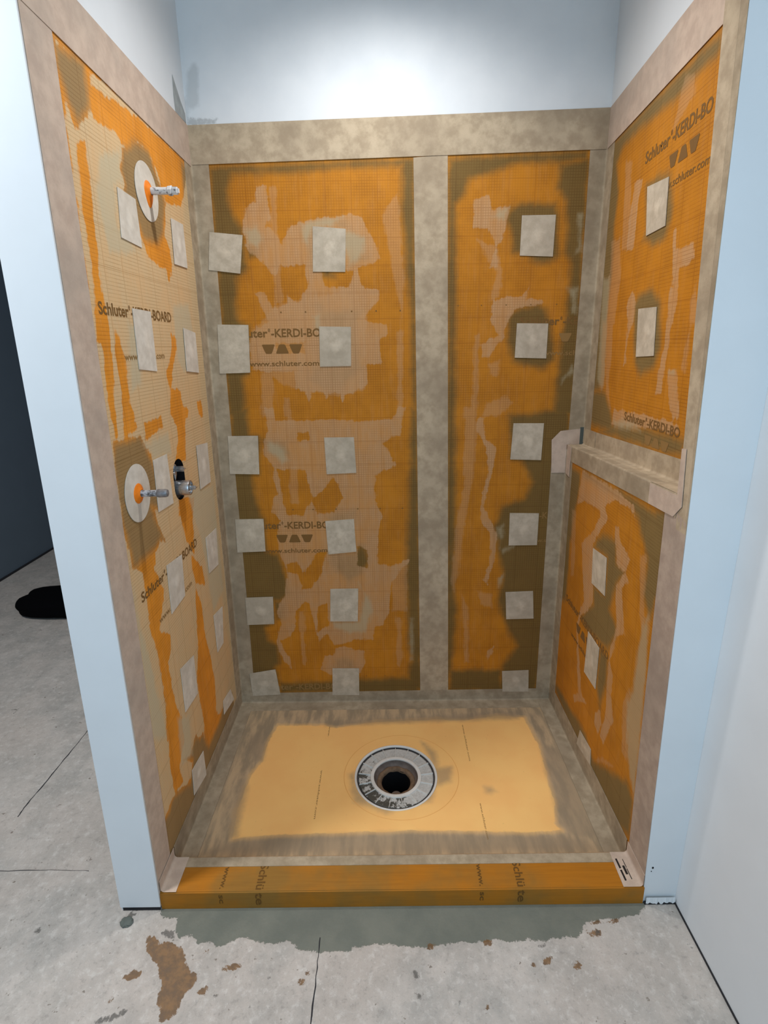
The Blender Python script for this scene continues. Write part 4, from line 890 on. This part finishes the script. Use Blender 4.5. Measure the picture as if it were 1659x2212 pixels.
# vertical tapes first, then the horizontal ones that lap over them
plain_tape('B', [(.883, .06), (1.020, .06), (.9787, 2.415), (.8486, 2.405)], 'wide beige tape running down the middle of the back wall', nu=4, nv=40)
def S_(surf, u, v): return SURF[surf](u, v, 0)
zs = lin(.05, 2.40, .1)
fold([((0, D, z), (0, .9-.002*math.sin(z*5), z), (.067 + .002*math.sin(z*3), D, z)) for z in zs], 'seam_tape', M['tape_grey'], 'tall tape folded into the left rear corner of the shower')
zs = lin(1.30, 2.43, .08)
fold([((XU(D, z), D, z), (XU(.9, z), .897, z), (1.519 + .002*math.sin(z*4), D, z)) for z in zs], 'seam_tape', M['tape_grey'], 'tape folded into the right rear corner above the ledge')
zs = lin(.05, 1.27, .08)
fold([((XL(D, z), D, z), (XL(.9, z), .898, z), (1.452, D, z)) for z in zs], 'seam_tape', M['tape_grey'], 'tape folded into the right rear corner below the ledge')
plain_tape('L', [(.0002, .05), (.094, .05), (.112, 2.41), (.0002, 2.41)], 'tall beige tape down the front edge of the left wall', 'tape_pink', nu=4, nv=30)
plain_tape('RL', [(.0035, .05), (.112, .05), (.095, 1.30), (YF(1.28) + .0008, 1.27)], 'tall tape down the front edge of the right wall below the ledge', 'tape_rose', nu=4, nv=20)
def cz(z, a, b_): return a
v = [(YC(1.30) - .001, 1.30), (YC(2.9) - .001, 2.9)]
plain_tape('RL', [(-.014, 1.24), (YC(1.24), 1.24), (YC(2.95), 2.95), (-.006, 2.95)], 'long tape on the right jamb above the ledge, inner strip by the recess', 'tape', nu=3, nv=20)
plain_tape('RL', [(YF(1.24) + .0005, 1.24), (-.0145, 1.24), (-.0065, 2.95), (YF(2.95) + .0005, 2.95)], 'long narrow tape on the right jamb above the ledge, outer strip by the white paint', 'tape_grey', nu=3, nv=20)
plain_tape('L', [(.0002, 2.400), (D - .0005, 2.384), (D - .0005, TOPL), (.0002, TOPL + .001)], 'horizontal tape along the top of the left wall', 'tape_pink', off=.0018, nu=16, nv=3)
plain_tape('B', [(.0008, 2.391), (1.5835, 2.424), (1.5835, TOPR), (.0008, TOPL)], 'horizontal tape along the top of the back wall', 'tape', off=.0020, nu=30, nv=3)
plain_tape('RU', [(YC(2.5) + .001, 2.427), (D - .0005, 2.424), (D - .0005, TOPR), (YC(2.5) + .001, TOPR)], 'horizontal tape along the top of the right wall', 'tape_pink', off=.0018, nu=16, nv=3)
# tape round the foot of the walls
xs = lin(.002, 1.518, .1)
fold([((x, D - .001, TZ), (x, D - .001, .068 + .008 * x / 1.5), (x, D - .062, tray_z(x, D - .062))) for x in xs], 'seam_tape', M['tape_grey'], 'tape folded between the tray and the back wall')
ys = lin(.125, D - .004, .1)
fold([((.001, y, TZ + .0015), (.001, y, .104 - .006*y), (.060, y, TZ + .0015)) for y in ys], 'seam_tape', M['tape_grey'], 'tape folded between the tray and the left wall')
fold([((XL(y, 0) - .001, y, TZ + .0015), (XL(y, .11) - .001, y, .110), (1.460, y, TZ + .0015)) for y in ys], 'seam_tape', M['tape_grey'], 'tape folded between the tray and the right wall')
xs = lin(.022, 1.462, .12)
wrap([((x, CB, .066), (x, .083, .066), (x, CB, .020), (0, 0, 1), (0, 1, 0)) for x in xs], 'seam_tape', M['tape_grey'], 'tape lapped over the rear edge of the orange curb')
fold([((.0035, y, .0665), (.0035, y, .108), (.052 + .12*max(0, y-.04)*0, y, .0665)) for y in (.001, .04, .08, .117)], 'corner_tape', M['tape_pink'], 'short tape folded at the left end of the curb top', fil=.012)
ct = fold([((1.5150, y, .0665), (1.5150, y, .112), (1.4535 + (y/.12)*.004, y, .0665)) for y in (.001, .04, .08, .117)], 'corner_tape', M['tape_pink'], 'short tape at the right end of the curb, with black printing', fil=.012)
for (x, y0, L, w) in ((1.466, .094, .034, .0060), (1.466, .056, .036, .0060), (1.4785, .070, .030, .0075), (1.4885, .092, .030, .0022), (1.4885, .060, .036, .0026)):
    quad = [(x, y0 - L), (x + w, y0 - L + .001), (x + w - .0006, y0), (x - .0006, y0 - .001)]
    newobj('black_print_line', plate('CT', quad, .0018, .0005, 2, 2), M['black_print'], ct)

# ledge: cap board, tape over its front edge, tape in its rear angle, corner pieces
b = MB(); y0, y1 = .035, D - .001
b.hexa([(XL(y0,1.28)+.0005,y0,ZL(y0)-.028),(XU(y0,1.3),y0,ZL(y0)-.028),(XU(y1,1.3),y1,ZL(y1)-.028),(XL(y1,1.26)+.0005,y1,ZL(y1)-.028),
        (XL(y0,1.28)+.0005,y0,ZL(y0)),(XU(y0,1.3),y0,ZL(y0)),(XU(y1,1.3),y1,ZL(y1)),(XL(y1,1.26)+.0005,y1,ZL(y1))])
tag(b.build('ledge_board', M['tape']), 'narrow sloping ledge board across the right wall', 'ledge')
ys = lin(.036, D - .004, .1)
wrap([((XL(y, ZL(y)) - .0008, y, ZL(y) + .0006), (XL(y, ZL(y)-.064) - .0008, y, ZL(y) - .064), (XL(y, ZL(y)) + .034, y, ZL(y) + .0006), (-1, 0, 0), (0, 0, 1)) for y in ys], 'seam_tape', M['tape_grey'], 'long tape folded over the front edge of the ledge', th=.0018)
ys = lin(.050, D - .005, .1)
fold([((XU(y, ZL(y)) - .0012, y, ZL(y) + .0016), (XU(y, ZL(y)+.068) - .0012, y, ZL(y) + .070), (XL(y, ZL(y)) + .030, y, ZL(y) + .0016)) for y in ys], 'seam_tape', M['tape'], 'long tape folded into the rear angle of the ledge', th=.0012)
# rear corner piece: chamfered flap on the back wall with a leg down the corner
o = newobj('corner_tape', poly_plate('B', [(1.4459,1.312),(1.4822,1.3509),(1.566,1.3599),(1.566,1.291),(1.513,1.291),(1.513,1.166),(1.4540,1.1664)], .0022, .0015), M['tape_pink']); tag(o, 'chamfered corner piece on the back wall above the ledge end', 'tape')
o2 = newobj('side_flap', poly_plate('RL', [(D-.002,1.292),(.915,1.290),(.917,1.160),(D-.002,1.165)], .0030, .0014), M['tape_pink'], o)
o = newobj('corner_tape', poly_plate('RU', [(.9415,1.3640),(.8285,1.3670),(.8260,1.302),(.9415,1.297)], .0030, .0014), M['tape']); tag(o, 'small upright flap of tape at the rear end of the ledge', 'tape')
o = newobj('corner_sheet', poly_plate('B', [(1.566,1.292),(1.583,1.292),(1.583,1.366),(1.566,1.366)], .0025, .001), M['glossdark']); tag(o, 'dark greenish strip in the corner behind the ledge', 'tape')
# front corner piece wrapping from the ledge edge up the jamb
o = newobj('corner_tape', poly_plate('RL', [(.1892,1.3226),(.190,1.262),(.048,1.2680),(.0100,1.3060),(.0157,1.4555),(.0365,1.4520),(.0365,1.3290)], .0030, .0015), M['tape_pink']); tag(o, 'corner piece at the front end of the ledge, rising up the jamb', 'tape')
newobj('top_flap', mesh_from([(XL(.19,1.3)-.003,.1892,ZL(.19)+.0030),(XL(.04,1.3)-.003,.0365,ZL(.04)+.0030),(XU(.04,1.3)-.002,.0365,ZL(.04)+.0030),(XL(.15,1.3)+.045,.160,ZL(.16)+.0030),
   (XL(.19,1.3)-.003,.1892,ZL(.19)+.0018),(XL(.04,1.3)-.003,.0365,ZL(.04)+.0018),(XU(.04,1.3)-.002,.0365,ZL(.04)+.0018),(XL(.15,1.3)+.045,.160,ZL(.16)+.0018)], [(0,1,2,3),(7,6,5,4),(0,4,5,1),(1,5,6,2),(2,6,7,3),(3,7,4,0)]), M['tape'], o)

# ------------------------------------------------------------------ square patches over the screws
LBL = [
 ('topmost pale patch in the left column of the back wall, beside the corner tape', 'B'),
 ('topmost pale patch in the middle column of the back wall, in a grey smear', 'B'),
 ('tall pale patch on the back wall covering the start of the upper print row', 'B'),
 ('pale patch on the back wall covering the end of the upper print row', 'B'),
 ('third pale patch down by the left rear corner tape, on the back wall', 'B'),
 ('third pale patch down in the middle column of the back wall', 'B'),
 ('pale patch on the back wall covering the start of the lower print row', 'B'),
 ('tilted pale patch on the back wall covering the end of the lower print row', 'B'),
 ('fifth pale patch down in the left column of the back wall', 'B'),
 ('fifth pale patch down in the middle column of the back wall', 'B'),
 ('crooked bottom patch of the back wall, by the left rear corner', 'B'),
 ('bottom patch in the middle column of the back wall, tucked under the floor tape', 'B'),
 ('topmost patch on the narrow board right of the central tape', 'B'),
 ('second patch on the narrow right board, cutting off the printed word', 'B'),
 ('middle patch on the narrow right board, level with the ledge', 'B'),
 ('fourth patch down on the narrow right board, with a round white spot', 'B'),
 ('dim fifth patch down on the narrow right board of the back wall', 'B'),
 ('lowest patch on the narrow right board, tucked under the floor tape', 'B'),
 ('upper of the two patches on the right wall above the ledge', 'RU'),
 ('lower of the two patches on the right wall above the ledge', 'RU'),
 ('upper patch on the right wall below the ledge', 'RL'),
 ('middle patch on the right wall below the ledge, beside slanted print', 'RL'),
 ('dim lowest patch on the right wall, at the tray tape', 'RL'),
 ('patch on the left wall just in front of the upper pipe collar', 'L'),
 ('patch on the left wall behind the upper pipe collar, near the corner', 'L'),
 ('large patch on the left wall splitting the upper printed line', 'L'),
 ('patch on the left wall near the rear corner, level with the upper print', 'L'),
 ('patch on the left wall between the lower pipe stub and the valve', 'L'),
 ('patch on the left wall between the valve and the rear corner tape', 'L'),
 ('patch on the left wall near the corner, behind the lower print row', 'L'),
 ('patch on the left wall splitting the lower printed line', 'L'),
 ('small shaded patch low on the left wall, near the rear corner tape', 'L'),
 ('patch low on the left wall between two orange streaks', 'L'),
 ('shaded bottom patch of the left wall, near the rear corner', 'L'),
 ('shaded bottom patch of the left wall, nearer the front, above the tray tape', 'L')]
GRP = {'B': 'square patches on the back wall', 'RU': 'square patches on the right wall', 'RL': 'square patches on the right wall', 'L': 'square patches on the left wall'}
for i, (s, q) in enumerate(PATCHES):
    near = s == 'B' and i in (0, 2, 4, 6, 8, 10)
    off = .0022 if near or (s == 'L' and i in (24, 26, 28)) else .0010
    o = newobj('screw_patch', plate(s, q, off, .0016, 10, 10, bump=.0016), M['patch_light' if s == 'L' else 'patch']); tag(o, LBL[i][0], 'patch', GRP[s])

# ------------------------------------------------------------------ pipe collars, stubs and valve on the left wall
def collar(cy, cz, ry, rz, label, py, pz):
    t = bpy.data.objects.new('pipe_collar', None); COL.objects.link(t); t.location = (0, cy, cz); tag(t, label, 'pipe seal', 'round pipe seals on the left wall')
    v = []; f = []; n = 64; rings = ((1.0, .0012), (1.0, .0024), (.8, .0026), (.5, .0032), (.25, .0040))
    for (k, h) in rings:
        for j in range(n):
            a = 2*math.pi*j/n; v.append((h, ry*k*math.cos(a) + (py-cy)*(1-k), rz*k*math.sin(a) + (pz-cz)*(1-k)))
    for i in range(len(rings)-1): f += [(i*n+j, i*n+(j+1)%n, (i+1)*n+(j+1)%n, (i+1)*n+j) for j in range(n)]
    me = mesh_from(v, f); o = newobj('fleece_disc', me, M['patch_light'], t); set_uv(me, np.zeros(len(v))+5, np.zeros(len(v))+5)
    prof = [(.030, .0035), (.0285, .0055), (.0240, .0070), (.0175, .0085), (.0140, .0125), (.0112, .0135)]
    v, f = lathe(prof, (0, py-cy, pz-cz), 'x', 32)
    if pz > 2: v = [(x, y, z - (.018 * max(0, -(z-(pz-cz))/.03)**3 if z < pz-cz else 0)) for x, y, z in v]
    newobj('rubber_grommet', mesh_from(v, f, True), M['rubber'], t); return t
collar(.529, 2.184, .080, .0835, 'round fleece seal with orange grommet around the upper pipe stub', .536, 2.188)
collar(.2125, 1.307, .0775, .0860, 'round fleece seal with orange grommet around the lower pipe stub', .212, 1.306)
t = bpy.data.objects.new('pipe_stub', None); COL.objects.link(t); t.location = (0, .536, 2.188); tag(t, 'plaster-caked pipe stub with square plug, high on the left wall', 'pipe', 'pipe stubs on the left wall')
def jit(o, s, sd=1):
    r = random.Random(sd)
    for v in o.data.vertices: v.co += Vector((r.uniform(-s, s), r.uniform(-s, s), r.uniform(-s, s)))
o = lathe_obj('pipe_body', [(.0001, -.008), (.0100, -.008), (.0104, .01), (.0107, .03), (.0103, .05), (.0108, .066), (.0001, .068)], (0, 0, 0), M['splash'], t, 'x', 24); jit(o, .0004)
o = lathe_obj('plug_collar', [(.0100, .064), (.0142, .066), (.0146, .0755), (.0128, .078), (.0001, .0785)], (0, 0, 0), M['splash'], t, 'x', 8); jit(o, .0008, 3)
me = mesh_from(*(lambda B_: (B_.v, B_.f))(MB().box(.074, .098, -.0105, .0105, -.0108, .0108))); bm = bmesh.new(); bm.from_mesh(me); bmesh.ops.bevel(bm, geom=bm.edges[:], offset=.0045, segments=3, affect='EDGES'); bm.to_mesh(me); bm.free()
o = newobj('plug_head', me, M['splash'], t); o.rotation_euler = (math.radians(12), 0, 0)
t = bpy.data.objects.new('pipe_stub', None); COL.objects.link(t); t.location = (0, .212, 1.306); tag(t, 'grimy grey pipe stub with rounded cap, low on the left wall', 'pipe', 'pipe stubs on the left wall')
o = lathe_obj('pipe_body', [(.0001, -.008), (.0093, -.008), (.0097, .02), (.0095, .045), (.0099, .064), (.0001, .066)], (0, 0, 0), M['grimy'], t, 'x', 24); jit(o, .0004, 5)
o = lathe_obj('pipe_cap', [(.0095, .058), (.0118, .060), (.0124, .064), (.0122, .082), (.0104, .0885), (.0060, .0905), (.0001, .091)], (0, 0, 0), M['steel'], t, 'x', 20); jit(o, .0003, 7)

t = bpy.data.objects.new('shower_valve', None); COL.objects.link(t); t.location = (0, VY, (VZ0+VZ1)/2); tag(t, 'metal shower valve with two spindles in a black slot in the left wall', 'shower valve')
oy, oz = VY, (VZ0+VZ1)/2; n = 20; ring = []
for k in range(n + 1):
    a = math.pi * k / n; ring.append((VR*1.0*math.cos(a), VR*math.sin(a) + VZ1 - oz))
for k in range(n + 1):
    a = math.pi + math.pi * k / n; ring.append((VR*math.cos(a), VR*math.sin(a) + VZ0 - oz))
m = len(ring); v = [(-.0006, a, b_) for a, b_ in ring] + [(-.085, a, b_) for a, b_ in ring]
f = [(i, (i+1) % m, m + (i+1) % m, m + i) for i in range(m)] + [tuple(range(m, 2*m))]
newobj('slot_shade_liner', mesh_from(v, f), M['black'], t)  # added liner, coloured black for the shade inside the cavity
yl, zl = .520 - oy, 1.2405 - oz
o = lathe_obj('valve_body', [(.0262, -.085), (.0262, .012), (.0252, .0125), (.0252, .0145), (.0268, .015), (.0268, .036), (.0258, .0385), (.0215, .0385), (.0205, .031), (.0001, .031)], (0, yl, zl), M['chrome'], t, 'x', 40)
def spindle(y, z, x0, x1, r, name):
    lathe_obj(name, [(.0115, x0 - .004), (.0115, x0 + .002), (.0080, x0 + .003), (.0001, x0 + .003)], (0, y, z), M['chrome'], t, 'x', 20)
    b = MB(); 
    b.box(x0, x1, y - r, y + r, z - .0016, z + .0016); b.box(x0, x1 - .004, y - .0016, y + .0016, z - r, z + r); b.box(x0, x1 - .002, y - .003, y + .003, z - .003, z + .003)
    b.build('spindle_vane', M['chrome'], t)
spindle(yl, zl, .036, .060, .0072, 'spindle_seat')
yu, zu = .520 - oy, 1.3085 - oz
lathe_obj('upper_seat', [(.0200, -.085), (.0200, -.010), (.0190, -.008), (.0150, -.008), (.0145, -.014), (.0001, -.014)], (0, yu-.006, zu), M['chrome'], t, 'x', 36)
spindle(yu, zu, -.015, .026, .0095, 'spindle_seat')
v, f = lathe([(.0095, 0), (.008, -.014), (.0035, -.030), (.0001, -.034)], (0, 0, 0), 'z', 16); v = [(x*.8 - .012, y + yu, z + zu - .008) for x, y, z in v]
newobj('pointer_fin', mesh_from(v, f, True), M['chrome'], t)
b = MB(); 
for s in range(-5, 0): pass
v = [(-.010, -.036, VZ0 - oz - .020), (-.010, .036, VZ0 - oz - .020), (-.010, .014, VZ0 - oz - .046), (-.010, -.014, VZ0 - oz - .046), (-.016, -.036, VZ0 - oz - .020), (-.016, .036, VZ0 - oz - .020), (-.016, .014, VZ0 - oz - .046), (-.016, -.014, VZ0 - oz - .046)]
newobj('bracket_tip', mesh_from(v, [(0,1,2,3),(7,6,5,4),(0,4,5,1),(1,5,6,2),(2,6,7,3),(3,7,4,0)]), plain('dark_plastic', srgb(60, 58, 56), .5), t)

# ------------------------------------------------------------------ black bag in the next room
bm = bmesh.new(); bmesh.ops.create_uvsphere(bm, u_segments=48, v_segments=24, radius=1)
for v in bm.verts:
    x, y, z = v.co; k = (abs(x)**4 + abs(y)**4 + abs(z)**4) ** (-1/4); k *= 1 + .025*math.sin(9*y + 3*x) + .02*math.sin(5*x - 7*z)
    v.co = (-1.33 + .43*x*k, 1.99 + .165*y*k, max(0, .066 + .074*z*k*(1 + .10*math.sin(4*x))))
me = bpy.data.meshes.new('m'); bm.to_mesh(me); bm.free()
for p in me.polygons: p.use_smooth = True
o = newobj('bag', me, M['black_cloth']); tag(o, 'black soft bag lying on the floor beyond the left partition', 'bag')
# small chip of hardened mortar by the partition foot
bm = bmesh.new(); bmesh.ops.create_icosphere(bm, subdivisions=3, radius=1); r = random.Random(4)
for v in bm.verts: v.co = (-.092 + v.co.x*.017*(1+.25*r.random()), -.040 + v.co.y*.014*(1+.25*r.random()), max(.0002, .004 + v.co.z*.009))
me = bpy.data.meshes.new('m'); bm.to_mesh(me); bm.free()
o = newobj('mortar_lump', me, plain('grey_mortar', srgb(104, 108, 100), .7, var=.2)); tag(o, 'small grey lump of mortar at the foot of the white partition', 'mortar')
